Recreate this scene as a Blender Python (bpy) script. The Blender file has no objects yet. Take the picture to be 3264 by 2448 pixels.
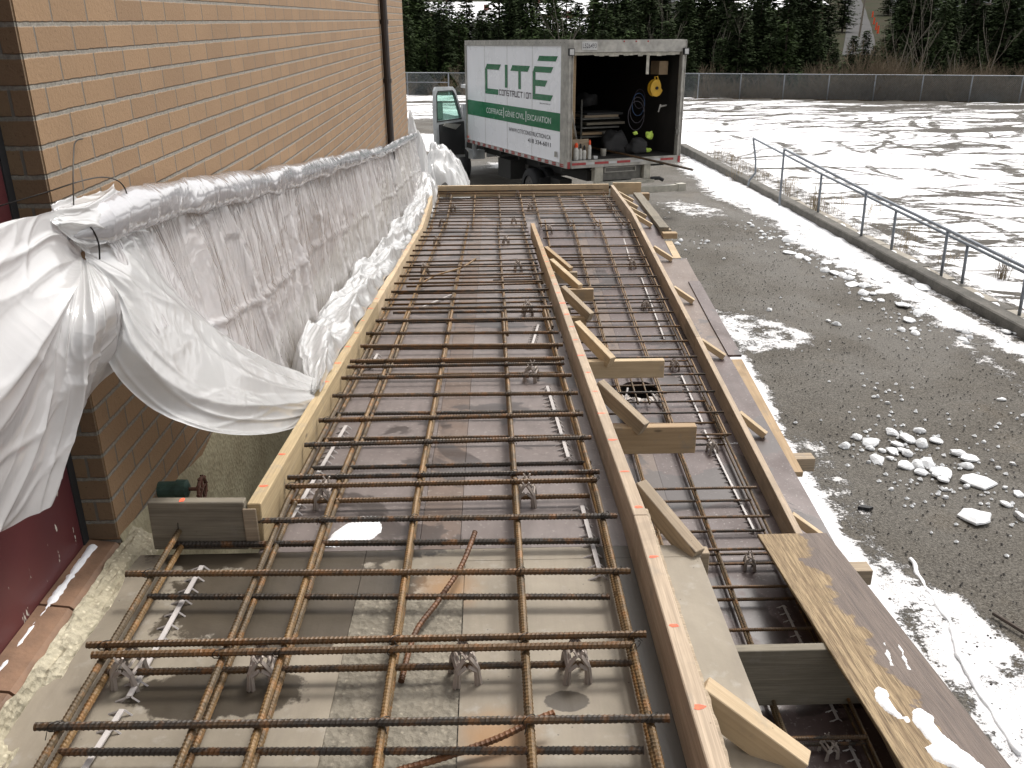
import bpy, bmesh, math, random
from mathutils import Vector, Matrix, noise
random.seed(7)
S = bpy.context.scene
COL = S.collection
# ------------------------------------------------------------------ camera
cam_d = bpy.data.cameras.new('camera'); cam = bpy.data.objects.new('camera', cam_d); COL.objects.link(cam)
S.camera = cam
cam_d.sensor_width = 36; cam_d.lens = 31.434; cam_d.clip_end = 3000; cam_d.clip_start = 0.05
def _n(v): return Vector(v).normalized()
_d = _n((48, -6976, -2850)); _z = -_d; _y = _n((-78, 1164, -2850)); _y = (_y - _z*_y.dot(_z)).normalized(); _x = _y.cross(_z)
cam.matrix_world = Matrix((_x, _y, _z)).to_4x4()
# ------------------------------------------------------------------ sky, sun, exposure
W = bpy.data.worlds.new('World'); S.world = W; W.use_nodes = True
nt = W.node_tree; bg = nt.nodes['Background']
sky = nt.nodes.new('ShaderNodeTexSky'); sky.sky_type = 'NISHITA'; sky.sun_disc = False
SUN_EL = math.radians(56); SUN_AZ = math.radians(38)      # azimuth from +Y towards +X
sky.sun_elevation = SUN_EL; sky.sun_rotation = SUN_AZ; sky.dust_density = 4; sky.air_density = 1.0
hs = nt.nodes.new('ShaderNodeHueSaturation'); hs.inputs['Saturation'].default_value = 0.16
nt.links.new(sky.outputs[0], hs.inputs['Color']); mxw = nt.nodes.new('ShaderNodeMix'); mxw.data_type = 'RGBA'; mxw.blend_type = 'MULTIPLY'; mxw.inputs[0].default_value = 1; mxw.inputs[7].default_value = (1, .985, .97, 1)
nt.links.new(hs.outputs[0], mxw.inputs[6]); nt.links.new(mxw.outputs[2], bg.inputs[0]); bg.inputs[1].default_value = 0.135
sd = bpy.data.lights.new('sun', 'SUN'); sd.energy = 1.25; sd.angle = math.radians(12); sd.color = (1, .955, .90)
so = bpy.data.objects.new('sun', sd); COL.objects.link(so)
sv = Vector((math.sin(SUN_AZ)*math.cos(SUN_EL), math.cos(SUN_AZ)*math.cos(SUN_EL), math.sin(SUN_EL)))
so.rotation_euler = sv.to_track_quat('Z', 'Y').to_euler()
S.view_settings.view_transform = 'Standard'; S.view_settings.look = 'None'; S.view_settings.exposure = 0.88; S.view_settings.gamma = 1
G = -3.6
DATA = '''{"LB":[[1,-0.869,1.385,0.286,1.355],[0,-0.913,1.399,0.339,1.383],[0,-0.887,1.61,0.298,1.604],[1,-0.87,1.617,0.308,1.609],[0,-0.912,1.645,0.335,1.639],[1,-0.874,1.898,0.283,1.859],[0,-0.931,1.926,0.337,1.893],[1,-0.894,2.142,0.288,2.124],[0,-0.906,2.174,0.34,2.166],[0,-0.627,2.384,0.31,2.395],[1,-0.627,2.387,0.289,2.386],[0,-0.636,2.453,0.325,2.457],[1,-0.605,2.65,0.323,2.66],[0,-0.639,2.729,0.332,2.755],[1,-0.628,2.931,0.333,2.92],[0,-0.639,2.992,0.331,3.011],[1,-0.628,3.219,0.338,3.197],[0,-0.64,3.293,0.337,3.277],[0,-0.643,3.54,0.334,3.525],[0,-0.644,3.714,0.317,3.718],[1,-0.596,3.764,0.323,3.744],[0,-0.648,3.81,0.325,3.806],[1,-0.653,3.965,0.325,3.943],[0,-0.638,4.087,0.34,4.05],[1,-0.647,4.245,0.33,4.213],[0,-0.649,4.362,0.339,4.329],[0,-0.635,4.656,0.348,4.652],[1,-0.591,4.831,0.337,4.833],[0,-0.638,4.963,0.35,4.955],[1,-0.59,5.107,0.35,5.092],[0,-0.652,5.232,0.346,5.236],[1,-0.672,5.338,0.348,5.373],[0,-0.64,5.502,0.364,5.51],[1,-0.645,5.692,0.353,5.687],[0,-0.666,5.799,0.343,5.808],[1,-0.586,5.948,0.358,6.0],[0,-0.642,6.08,0.369,6.107],[1,-0.595,6.253,0.292,6.298],[0,-0.657,6.438,0.352,6.447],[1,-0.635,6.539,0.356,6.578],[0,-0.657,6.711,0.359,6.759],[1,-0.681,6.877,0.367,6.903],[0,-0.663,7.041,0.366,7.074],[0,-0.651,7.312,0.376,7.361],[0,-0.668,7.637,0.367,7.636],[0,-0.656,7.974,0.369,7.966],[0,-0.668,8.24,0.366,8.235],[0,-0.664,8.572,0.363,8.497],[0,-0.64,8.875,0.37,8.806],[0,-0.646,9.175,0.372,9.077],[0,-0.657,9.48,0.376,9.417],[0,-0.658,9.713,0.373,9.699]],"AB":[[0,-0.665,9.996,1.473,9.988],[1,-0.637,10.151,1.471,10.137],[1,-0.602,10.382,1.41,10.359],[0,-0.663,10.271,1.471,10.288],[0,-0.647,10.535,1.48,10.575],[1,-0.617,10.684,1.486,10.717],[1,-0.621,10.982,1.49,10.979],[0,-0.632,10.829,1.48,10.841],[0,-0.64,11.18,1.477,11.111],[0,-0.652,11.328,1.466,11.367]],"RB":[[0,1.198,2.736,1.459,2.738],[1,1.219,2.757,1.479,2.759],[0,1.061,3.356,1.438,3.355],[1,1.079,3.628,1.446,3.626],[0,1.058,3.657,1.415,3.653],[1,1.109,3.909,1.434,3.899],[0,1.065,3.954,1.392,3.948],[1,1.116,3.984,1.426,3.979],[1,1.062,4.169,1.461,4.179],[0,0.986,4.229,1.503,4.23],[1,0.924,4.476,1.468,4.465],[0,0.879,4.516,1.509,4.512],[1,1.267,5.074,1.46,5.083],[0,1.274,5.112,1.509,5.113],[1,1.288,5.157,1.478,5.16],[1,0.783,5.355,1.47,5.363],[0,0.76,5.412,1.531,5.402],[1,0.905,5.664,1.472,5.657],[0,0.832,5.707,1.541,5.705],[1,0.807,5.93,1.466,5.911],[0,1.234,5.97,1.533,5.966],[1,1.28,6.212,1.458,6.209],[0,0.695,6.25,1.533,6.261],[1,1.284,6.307,1.477,6.303],[1,0.71,6.521,1.459,6.509],[0,0.686,6.561,1.524,6.551],[1,0.804,6.782,1.462,6.773],[0,0.753,6.829,1.515,6.833],[1,0.78,7.089,1.454,7.072],[0,0.701,7.131,1.522,7.124],[1,0.694,7.361,1.47,7.339],[0,0.872,7.397,1.529,7.399],[1,0.739,7.46,1.512,7.453],[1,0.908,7.615,1.487,7.608],[0,0.643,7.667,1.508,7.68],[1,0.622,7.884,1.514,7.858],[0,0.801,7.938,1.511,7.924],[1,0.813,8.138,1.508,8.104],[0,0.732,8.186,1.493,8.177],[1,0.726,8.406,1.494,8.368],[0,0.598,8.461,1.505,8.429],[1,0.702,8.521,1.507,8.498],[1,0.648,8.695,1.454,8.643],[0,0.582,8.74,1.51,8.722],[1,0.605,8.955,1.486,8.912],[0,0.531,9.027,1.507,8.987],[0,0.543,9.238,1.509,9.23],[0,0.51,9.465,1.493,9.46],[1,0.533,9.537,1.488,9.539],[0,0.539,9.668,1.469,9.652]],"chL":[[-0.073,1.592,-1.37],[0.176,1.592,-1.37],[-0.821,1.603,-1.37],[-0.523,1.596,-1.37],[0.096,2.38,-1.378],[-0.517,2.388,-1.379],[0.171,3.71,-1.509],[0.213,5.102,-1.646],[-0.502,6.591,-1.793],[0.206,6.691,-1.803],[-0.501,8.173,-1.949],[0.138,8.174,-1.949],[-0.53,9.689,-2.09],[0.255,9.733,-2.09],[-0.439,10.523,-2.09],[0.472,10.496,-2.09],[-0.523,11.366,-2.09],[0.348,11.343,-2.09],[1.403,10.493,-2.09],[1.371,11.399,-2.09]],"chR":[[0.624,9.381,-2.114],[1.322,9.383,-2.114],[1.361,8.346,-2.23],[1.328,7.365,-2.339],[1.332,7.369,-2.339],[1.365,6.211,-2.448],[1.314,3.886,-2.65],[1.324,2.714,-2.751],[1.378,5.022,-2.551]],"CH":[[3.34,7.35,0.089,0.069],[3.42,7.23,0.205,0.073],[3.7,7.44,0.12,0.08],[3.79,7.3,0.177,0.108],[3.97,7.46,0.11,0.05],[3.87,7.19,0.126,0.083],[4.04,7.26,0.157,0.054],[3.17,7.18,0.116,0.053],[3.37,7.12,0.077,0.039],[3.46,7.08,0.067,0.038],[3.55,7.06,0.105,0.077],[3.64,7.07,0.105,0.067],[3.66,7.01,0.105,0.057],[3.65,7.2,0.117,0.034],[3.34,6.9,0.131,0.085],[3.47,6.93,0.075,0.047],[3.54,6.78,0.148,0.074],[3.65,6.79,0.093,0.083],[3.74,6.82,0.149,0.093],[3.79,6.64,0.191,0.118],[4.11,6.99,0.171,0.057],[4.16,6.9,0.178,0.047],[4.06,6.75,0.138,0.065],[4.01,6.47,0.312,0.085],[3.75,6.52,0.143,0.04],[3.73,6.6,0.091,0.054],[3.62,6.66,0.137,0.055],[3.89,6.4,0.071,0.035],[3.63,6.23,0.061,0.03],[3.71,5.91,0.232,0.157],[4.05,6.1,0.085,0.055],[4.05,5.91,0.062,0.083],[4.24,6.25,0.078,0.061],[4.31,6.71,0.055,0.028],[4.48,6.78,0.065,0.032],[4.19,6.37,0.053,0.026],[3.97,8.5,0.039,0.028],[3.92,8.3,0.044,0.022],[3.95,8.13,0.054,0.022],[5.13,8.17,0.097,0.038],[4.45,7.22,0.049,0.029],[5.03,7.71,0.041,0.021],[3.25,6.38,0.062,0.026],[3.69,6.36,0.053,0.026],[3.25,6.86,0.047,0.023],[5.27,13.61,0.191,0.118],[5.42,13.62,0.132,0.162],[5.09,13.15,0.157,0.107],[5.19,12.97,0.183,0.113],[5.25,12.85,0.126,0.098],[5.41,12.99,0.127,0.127],[5.38,13.35,0.173,0.058],[5.29,12.71,0.208,0.048],[5.2,12.37,0.203,0.108],[5.36,12.32,0.202,0.108],[5.68,12.61,0.22,0.137],[5.52,11.96,0.275,0.118],[5.67,11.89,0.261,0.091],[5.19,11.92,0.144,0.104],[5.31,11.89,0.104,0.059],[5.49,11.33,0.187,0.15],[5.55,11.0,0.17,0.097],[5.31,10.72,0.167,0.089],[5.5,10.88,0.072,0.036],[5.05,10.35,0.104,0.069],[5.21,10.38,0.104,0.069],[5.16,10.21,0.114,0.08],[5.78,10.32,0.219,0.092],[5.79,10.21,0.125,0.068],[5.62,9.97,0.134,0.067],[5.73,10.01,0.09,0.045],[5.6,9.84,0.088,0.039],[5.3,11.59,0.115,0.064],[5.14,11.62,0.14,0.064],[4.28,10.75,0.071,0.048],[4.33,10.6,0.118,0.029],[4.92,10.38,0.046,0.023],[5.59,11.27,0.075,0.05],[6.28,10.2,0.125,0.114],[6.37,10.16,0.102,0.113],[6.13,12.16,0.253,0.159],[4.86,16.59,0.102,0.056],[4.85,16.35,0.101,0.055],[4.88,15.87,0.098,0.053],[4.86,15.61,0.097,0.053],[4.74,15.37,0.095,0.052],[4.87,15.3,0.095,0.052],[5.18,15.18,0.274,0.154],[5.09,15.44,0.096,0.052],[5.04,14.85,0.092,0.05],[5.3,14.75,0.183,0.1],[4.9,14.29,0.259,0.097],[4.98,14.02,0.159,0.112],[5.04,13.86,0.126,0.11],[5.2,14.08,0.088,0.048],[3.29,15.25,0.103,0.052],[3.18,15.0,0.119,0.059],[3.74,15.17,0.103,0.034],[3.74,13.98,0.064,0.04],[3.91,17.52,0.117,0.049],[3.66,11.22,0.078,0.046]],"CHN":[45,81],"SNOW":[[[[2.71,10.36],[2.82,9.46],[2.76,8.32],[2.65,7.35],[2.62,6.39],[2.59,5.89],[2.6,5.26],[2.54,4.46],[2.54,3.86],[2.57,3.34],[1.89,3.3],[1.78,4.44],[1.95,7.9]],1.0],[[[2.95,11.25],[3.46,10.97],[3.87,10.39],[3.77,9.89],[3.07,9.6],[2.85,9.77],[2.8,10.71]],0.62],[[[2.78,5.46],[2.84,5.14],[3.1,4.77],[3.19,4.22],[2.68,3.34],[2.57,3.34],[2.66,3.89],[2.66,4.41],[2.66,4.93]],0.72],[[[2.71,7.55],[2.98,7.44],[2.95,6.88],[2.89,6.09],[2.79,5.49],[2.58,5.56],[2.62,6.39]],0.45],[[[5.71,26.96],[6.09,24.78],[6.0,21.52],[5.89,19.57],[6.24,18.1],[6.32,16.45],[5.99,13.86],[6.07,12.49],[6.08,10.76],[6.23,9.55],[5.98,9.11],[5.91,10.08],[5.66,10.5],[5.62,11.48],[5.52,12.16],[5.51,12.98],[5.35,13.74],[5.17,14.78],[5.3,16.71],[5.11,18.16],[4.79,19.64],[4.94,21.79],[4.87,23.23]],0.8],[[[5.14,22.69],[5.83,22.64],[5.8,20.76],[6.07,18.5],[6.27,16.57],[6.01,13.71],[6.05,12.45],[5.83,12.26],[5.7,13.3],[5.68,15.34],[5.68,17.2],[5.35,19.06],[4.98,20.93]],1.0],[[[6.06,13.85],[6.05,12.45],[6.09,10.66],[6.19,9.47],[6.1,9.32],[5.94,10.48],[5.86,11.58],[5.77,12.76]],1.0],[[[3.51,18.75],[4.05,19.03],[4.69,17.99],[4.6,17.26],[3.96,17.21],[3.52,17.78]],0.55],[[[4.49,17.18],[4.85,16.82],[4.61,16.26],[4.16,16.53]],0.4],[[[-0.1,25.21],[0.78,24.72],[0.75,23.74],[0.02,23.95]],0.9],[[[-3.27,33.3],[-1.58,32.58],[-1.36,27.69],[-2.76,27.8]],0.9],[[[5.7,10.59],[5.74,9.97],[5.59,8.58],[5.47,8.21],[5.47,9.13],[5.39,9.82]],0.5],[[[8.29,19.43],[8.38,19.15],[7.97,18.14],[7.69,18.41]],0.3]],"KERB":[[5.72,26.66]],"SWAG":[[[-0.985,2.172,-0.494],[-0.975,2.143,-0.515],[-0.97,2.127,-0.524],[-0.975,2.13,-0.534]],[[-0.985,2.511,-0.53],[-0.93,2.227,-0.588],[-0.925,2.147,-0.628],[-0.96,2.172,-0.683]],[[-0.975,2.62,-0.647],[-0.9,2.337,-0.695],[-0.885,2.137,-0.739],[-0.95,2.095,-0.784]],[[-0.95,2.788,-0.841],[-0.87,2.54,-0.848],[-0.84,2.28,-0.917],[-0.9,2.171,-0.94]],[[-0.9,2.94,-1.01],[-0.82,2.659,-0.963],[-0.79,2.453,-1.048],[-0.82,2.276,-1.053]],[[-0.83,3.061,-1.131],[-0.77,2.878,-1.112],[-0.745,2.731,-1.186],[-0.76,2.538,-1.197]],[[-0.76,3.239,-1.253],[-0.72,3.123,-1.255],[-0.7,2.999,-1.295],[-0.71,2.867,-1.326]],[[-0.7,3.364,-1.339],[-0.675,3.265,-1.332],[-0.67,3.229,-1.367],[-0.675,3.142,-1.393]]],"FAN":[[[-0.972,2.127,-0.512],[-0.98,2.035,-0.413],[-0.99,1.927,-0.396],[-1.0,1.799,-0.382],[-1.0,1.584,-0.365]],[[-0.972,2.126,-0.514],[-0.955,1.968,-0.446],[-0.95,1.793,-0.463],[-0.95,1.642,-0.477],[-0.95,1.445,-0.482]],[[-0.97,2.12,-0.515],[-0.93,1.896,-0.511],[-0.92,1.709,-0.554],[-0.93,1.567,-0.597],[-0.94,1.375,-0.604]],[[-0.97,2.12,-0.516],[-0.92,1.879,-0.548],[-0.92,1.73,-0.64],[-0.93,1.579,-0.726],[-0.95,1.374,-0.77]],[[-0.97,2.122,-0.518],[-0.91,1.877,-0.578],[-0.92,1.778,-0.7],[-0.94,1.672,-0.822],[-0.97,1.535,-0.926]],[[-0.97,2.124,-0.52],[-0.9,1.889,-0.604],[-0.92,1.839,-0.714],[-0.95,1.804,-0.82],[-0.99,1.694,-0.97]],[[-0.97,2.126,-0.521],[-0.895,1.926,-0.605],[-0.92,1.904,-0.706],[-0.95,1.894,-0.804],[-1.0,1.832,-0.96]],[[-0.97,2.128,-0.523],[-0.9,1.99,-0.603],[-0.93,2.021,-0.703],[-0.95,2.006,-0.756],[-1.01,2.025,-0.871]],[[-0.972,2.135,-0.525],[-0.92,2.084,-0.586],[-0.93,2.127,-0.657],[-0.95,2.157,-0.739],[-0.98,2.163,-0.803]]],"UP":[[[-0.99,2.011,-0.404],[-0.99,2.087,-0.39],[-0.99,2.212,-0.395],[-0.985,2.369,-0.403]],[[-0.975,1.99,-0.406],[-0.965,2.048,-0.403],[-0.955,2.172,-0.415],[-0.95,2.36,-0.428]],[[-0.968,1.989,-0.414],[-0.955,2.039,-0.426],[-0.945,2.173,-0.449],[-0.94,2.408,-0.481]],[[-0.972,2.126,-0.514],[-0.965,2.157,-0.502],[-0.96,2.245,-0.501],[-0.965,2.489,-0.535]]],"MKM":[4.83,4.53,4.25,3.98,3.7,3.43,3.17,2.91,2.64,2.37,2.12,1.87,1.6,1.35,9.19,8.95,8.65,7.8,6.89,6.59,6.3,6.0,5.7,5.4,5.12,4.82,4.54],"MKL":[5.0,4.73,4.43,4.16,3.89,3.61,3.33,2.54,2.29,7.59,7.38,7.17,7.0,8.22,8.63,5.28,5.0,4.73,9.48],"PATCH":[["snow_patch","larger granular snow patch near the bottom of the soaked plank",[[1.42,2.654],[1.45,2.683],[1.467,2.653],[1.457,2.579],[1.461,2.492],[1.44,2.491],[1.417,2.536],[1.405,2.592]]],["snow_patch","curling snow strip down the soaked plank, right of the larger patch",[[1.501,2.533],[1.554,2.553],[1.57,2.499],[1.556,2.426],[1.583,2.355],[1.61,2.278],[1.626,2.223],[1.543,2.225],[1.501,2.245],[1.467,2.283],[1.467,2.34],[1.503,2.358],[1.486,2.439]]],["snow_patch","tiny snow crumb between the two snow patches on the plank",[[1.463,2.502],[1.481,2.504],[1.478,2.475],[1.458,2.469]]],["ice_streak","thin icy streak in the middle of the soaked plank",[[1.589,2.965],[1.597,2.965],[1.583,2.878],[1.564,2.807],[1.551,2.811],[1.566,2.891]]],["ice_streak","thin icy streak near the outer edge of the soaked plank",[[1.645,2.963],[1.652,2.963],[1.641,2.875],[1.617,2.78],[1.608,2.784],[1.626,2.876]]]]}'''
import json
DATA = json.loads(DATA)
def lerp_tab(tab):
    def f(y):
        if y <= tab[0][0]: return tab[0][1]
        for (a, b), (c, d) in zip(tab, tab[1:]):
            if y <= c: return b + (d-b)*(y-a)/(c-a)
        return tab[-1][1]
    return f
HL = lerp_tab([(2.3, -1.23), (9.6, -1.95)])
HR = lerp_tab([(1, -2.76), (4, -2.5), (7, -2.24), (9.6, -1.95)])
XL = lerp_tab([(3, -.645), (8.6, -.655), (9.8, -.69)])
XM = lerp_tab([(3, .37), (8.8, .392)])
XR = lerp_tab([(6.5, 1.57), (9.6, 1.52)])
# ------------------------------------------------------------------ helpers
def tag(o, label=None, cat=None, group=None, kind=None):
    if label: o['label'] = label
    if cat: o['category'] = cat
    if group: o['group'] = group
    if kind: o['kind'] = kind
    return o
def link(name, me, mats=None, parent=None, loc=None, mw=None, smooth=False):
    o = bpy.data.objects.new(name, me); COL.objects.link(o)
    if mats is not None:
        for m in (mats if isinstance(mats, (list, tuple)) else [mats]): me.materials.append(m)
    if parent is not None: o.parent = parent
    if loc is not None: o.location = loc
    if mw is not None: o.matrix_local = mw
    if smooth:
        me.polygons.foreach_set('use_smooth', [True]*len(me.polygons))
    return o
def empty(name, loc=(0, 0, 0), rz=0, **k):
    o = bpy.data.objects.new(name, None); COL.objects.link(o); o.location = loc; o.rotation_euler = (0, 0, rz); o.empty_display_size = .1
    return tag(o, **k)
class MB:
    def __init__(s): s.v = []; s.f = []; s.m = []
    def add(s, vs, fs, mi=0):
        b = len(s.v); s.v += [tuple(v) for v in vs]; s.f += [tuple(i+b for i in f) for f in fs]; s.m += [mi]*len(fs); return s
    def box(s, a, b, mi=0, M=None):
        x0, y0, z0 = a; x1, y1, z1 = b
        vs = [(x0, y0, z0), (x1, y0, z0), (x1, y1, z0), (x0, y1, z0), (x0, y0, z1), (x1, y0, z1), (x1, y1, z1), (x0, y1, z1)]
        if M is not None: vs = [M @ Vector(v) for v in vs]
        return s.add(vs, [(0, 3, 2, 1), (4, 5, 6, 7), (0, 1, 5, 4), (1, 2, 6, 5), (2, 3, 7, 6), (3, 0, 4, 7)], mi)
    def tube(s, pts, r, n=8, mi=0, cap=True, r2=None):
        pts = [Vector(p) for p in pts]; rings = []; up = None
        for i, p in enumerate(pts):
            t = (pts[min(i+1, len(pts)-1)] - pts[max(i-1, 0)]).normalized()
            if up is None: up = Vector((0, 0, 1)) if abs(t.z) < .9 else Vector((1, 0, 0))
            a = t.cross(up).normalized(); b = a.cross(t).normalized(); up = b
            rr = r[i] if isinstance(r, (list, tuple)) else r
            rings.append([p + (a*math.cos(2*math.pi*k/n) + b*math.sin(2*math.pi*k/n))*rr for k in range(n)])
        vs = [v for R_ in rings for v in R_]; fs = []
        for i in range(len(pts)-1):
            for k in range(n):
                k2 = (k+1) % n; fs.append((i*n+k, i*n+k2, (i+1)*n+k2, (i+1)*n+k))
        if cap:
            fs.append(tuple(range(n-1, -1, -1))); fs.append(tuple((len(pts)-1)*n+k for k in range(n)))
        return s.add(vs, [f[::-1] for f in fs], mi)
    def prism(s, poly, z0, z1, mi=0, M=None):
        n = len(poly); vs = [(x, y, z0) for x, y in poly] + [(x, y, z1) for x, y in poly]
        if M is not None: vs = [M @ Vector(v) for v in vs]
        fs = [tuple(range(n-1, -1, -1)), tuple(range(n, 2*n))] + [(i, (i+1) % n, n+(i+1) % n, n+i) for i in range(n)]
        return s.add(vs, fs, mi)
    def mesh(s, name):
        me = bpy.data.meshes.new(name); me.from_pydata(s.v, [], s.f)
        if any(s.m): me.polygons.foreach_set('material_index', s.m)
        me.update(); return me
    def build(s, name, mats, parent=None, smooth=False, **k):
        o = link(name, s.mesh(name), mats, parent, smooth=smooth, **k); return o
ONES = ['zeroth', 'first', 'second', 'third', 'fourth', 'fifth', 'sixth', 'seventh', 'eighth', 'ninth', 'tenth', 'eleventh', 'twelfth', 'thirteenth', 'fourteenth', 'fifteenth', 'sixteenth', 'seventeenth', 'eighteenth', 'nineteenth']
TENS = {2: ('twenty', 'twentieth'), 3: ('thirty', 'thirtieth'), 4: ('forty', 'fortieth'), 5: ('fifty', 'fiftieth')}
def nth(n):
    if n < 20: return ONES[n]
    t, u = divmod(n, 10); return TENS[t][1] if u == 0 else TENS[t][0] + '-' + ONES[u]
# ------------------------------------------------------------------ materials
class N:
    """tiny node-graph helper"""
    def __init__(s, name):
        s.mat = bpy.data.materials.new(name); s.mat.use_nodes = True; s.t = s.mat.node_tree
        s.b = s.t.nodes['Principled BSDF']; s.out = s.t.nodes['Material Output']
    def n(s, typ, **k):
        nd = s.t.nodes.new(typ)
        for a, v in k.items(): setattr(nd, a, v)
        return nd
    def put(s, sock, v):
        if v is None: return
        if isinstance(v, bpy.types.NodeSocket): s.t.links.new(v, sock)
        else: sock.default_value = v
    def coord(s, kind='Object', scale=(1, 1, 1), rnd=0):
        tc = s.n('ShaderNodeTexCoord'); o = tc.outputs[kind]
        if kind == 'World': pass
        mp = s.n('ShaderNodeMapping'); s.put(mp.inputs[0], o); mp.inputs['Scale'].default_value = scale
        if rnd:
            oi = s.n('ShaderNodeObjectInfo'); mu = s.n('ShaderNodeMath', operation='MULTIPLY'); s.put(mu.inputs[0], oi.outputs['Random']); mu.inputs[1].default_value = rnd
            s.put(mp.inputs['Location'], mu.outputs[0])
        return mp.outputs[0]
    def world(s, scale=(1, 1, 1)):
        g = s.n('ShaderNodeNewGeometry'); mp = s.n('ShaderNodeMapping'); s.put(mp.inputs[0], g.outputs['Position']); mp.inputs['Scale'].default_value = scale
        return mp.outputs[0]
    def noise(s, vec, scale, detail=4, rough=.55, dist=0, out='Fac'):
        nd = s.n('ShaderNodeTexNoise'); s.put(nd.inputs['Vector'], vec); nd.inputs['Scale'].default_value = scale; nd.inputs['Detail'].default_value = detail
        nd.inputs['Roughness'].default_value = rough; nd.inputs['Distortion'].default_value = dist; return nd.outputs[out]
    def vor(s, vec, scale, feature='F1', out='Distance'):
        nd = s.n('ShaderNodeTexVoronoi', feature=feature); s.put(nd.inputs['Vector'], vec); nd.inputs['Scale'].default_value = scale; return nd.outputs[out]
    def ramp(s, fac, stops, mode='LINEAR'):
        nd = s.n('ShaderNodeValToRGB'); s.put(nd.inputs[0], fac); cr = nd.color_ramp; cr.interpolation = mode
        while len(cr.elements) < len(stops): cr.elements.new(.5)
        for e, (p, c) in zip(cr.elements, stops): e.position = p; e.color = (*c, 1) if len(c) == 3 else c
        return nd.outputs[0]
    def mr(s, v, a, b, c=0, d=1, smooth=False):
        nd = s.n('ShaderNodeMapRange', interpolation_type='SMOOTHSTEP' if smooth else 'LINEAR'); s.put(nd.inputs[0], v)
        for i, x in zip((1, 2, 3, 4), (a, b, c, d)): s.put(nd.inputs[i], x)
        return nd.outputs[0]
    def m(s, op, a, b=None, c=None):
        nd = s.n('ShaderNodeMath', operation=op); s.put(nd.inputs[0], a); s.put(nd.inputs[1], b); s.put(nd.inputs[2], c); return nd.outputs[0]
    def mix(s, fac, a, b, mode='MIX'):
        nd = s.n('ShaderNodeMix', data_type='RGBA', blend_type=mode)
        s.put(nd.inputs[0], fac); 
        for i, v in ((6, a), (7, b)): s.put(nd.inputs[i], (*v, 1) if isinstance(v, tuple) and len(v) == 3 else v)
        return nd.outputs[2]
    def sep(s, vec):
        nd = s.n('ShaderNodeSeparateXYZ'); s.put(nd.inputs[0], vec); return nd.outputs
    def comb(s, x, y, z):
        nd = s.n('ShaderNodeCombineXYZ'); s.put(nd.inputs[0], x); s.put(nd.inputs[1], y); s.put(nd.inputs[2], z); return nd.outputs[0]
    def rand(s): return s.n('ShaderNodeObjectInfo').outputs['Random']
    def bump(s, h, strength=.3, dist=.01, prev=None):
        nd = s.n('ShaderNodeBump'); s.put(nd.inputs['Height'], h); nd.inputs['Strength'].default_value = strength; nd.inputs['Distance'].default_value = dist
        if prev is not None: s.put(nd.inputs['Normal'], prev)
        return nd.outputs[0]
    def fin(s, color=None, rough=None, normal=None, metal=None, spec=None):
        b = s.b
        if color is not None: s.put(b.inputs['Base Color'], (*color, 1) if isinstance(color, tuple) and len(color) == 3 else color)
        s.put(b.inputs['Roughness'], rough); s.put(b.inputs['Normal'], normal); s.put(b.inputs['Metallic'], metal); s.put(b.inputs['Specular IOR Level'], spec)
        return s.mat
def plain(name, col, rough=.6, metal=0, var=.25, sc=6, bump=0, bsc=40, spec=None):
    g = N(name); v = g.coord(rnd=7); n = g.noise(v, sc, 5, .6)
    c = g.mix(g.mr(n, .3, .7), tuple(x*(1-var) for x in col), tuple(min(1, x*(1+var)) for x in col))
    nm = g.bump(g.noise(v, bsc, 3), bump, .004) if bump else None
    return g.fin(c, g.mr(n, .3, .7, rough*.85, min(1, rough*1.1)), nm, metal, spec)
def wood(name, light, dark, grey=0.0, wet=0.0, knots=True):
    g = N(name); v = g.coord(rnd=31)
    gr = g.noise(g.coord(scale=(1.2, 26, 26), rnd=17), 2.2, 5, .6, .6)
    fine = g.noise(g.coord(scale=(3, 120, 120), rnd=9), 2, 3, .6)
    blot = g.noise(v, 5, 5, .6)
    c = g.mix(g.mr(gr, .32, .68), dark, light)
    c = g.mix(g.mr(fine, .4, .62, 0, .55), c, tuple(x*.55 for x in dark), 'MIX') if grey else g.mix(g.mr(fine, .5, .7, 0, .3), c, tuple(x*.6 for x in dark))
    c = g.mix(g.mr(blot, .46, .72, 0, .6), c, tuple(x*.55 for x in light)); c = g.mix(g.mr(g.noise(v, 13, 5, .7), .56, .7, 0, .6), c, (.22, .20, .17)); c = g.mix(g.mr(g.noise(v, 2.3, 4, .6, .6), .58, .63, 0, .45), c, tuple(x*.35 for x in light))
    c = g.mix(g.mr(g.rand(), 0, 1, 0, .35), c, tuple(x*.75 for x in light))
    if knots:
        kv = g.vor(g.coord(scale=(1, 3, 3), rnd=13), 3.2)
        c = g.mix(g.mr(kv, .035, .075, .8, 0), c, tuple(x*.35 for x in dark))
    h = g.m('ADD', gr, g.m('MULTIPLY', fine, .5))
    # dents and nail holes
    c = g.mix(g.mr(g.vor(v, 22), .02, .05, .6, 0), c, (.05, .035, .02))
    return g.fin(c, g.mr(blot, .3, .7, .75-.3*wet, .85-.2*wet), g.bump(h, .35, .003))
M = {}
M['wood'] = wood('board_wood', (.44, .315, .185), (.30, .205, .115))
M['wood_fresh'] = wood('fresh_wood', (.58, .455, .295), (.45, .33, .20))
M['wood_old'] = wood('weathered_wood', (.48, .385, .27), (.24, .18, .12), grey=1)
M['wood_grey'] = wood('grey_wood', (.27, .235, .175), (.155, .135, .10), grey=1)
M['wood_pale'] = wood('pale_yellow_plywood', (.54, .415, .235), (.38, .275, .15), grey=1)
M['wood_edge'] = wood('concrete_stained_wood', (.56, .445, .325), (.37, .285, .20), grey=1)
M['paint'] = plain('orange_marking_paint', (.85, .13, .06), .7, var=.3, sc=60)
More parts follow.
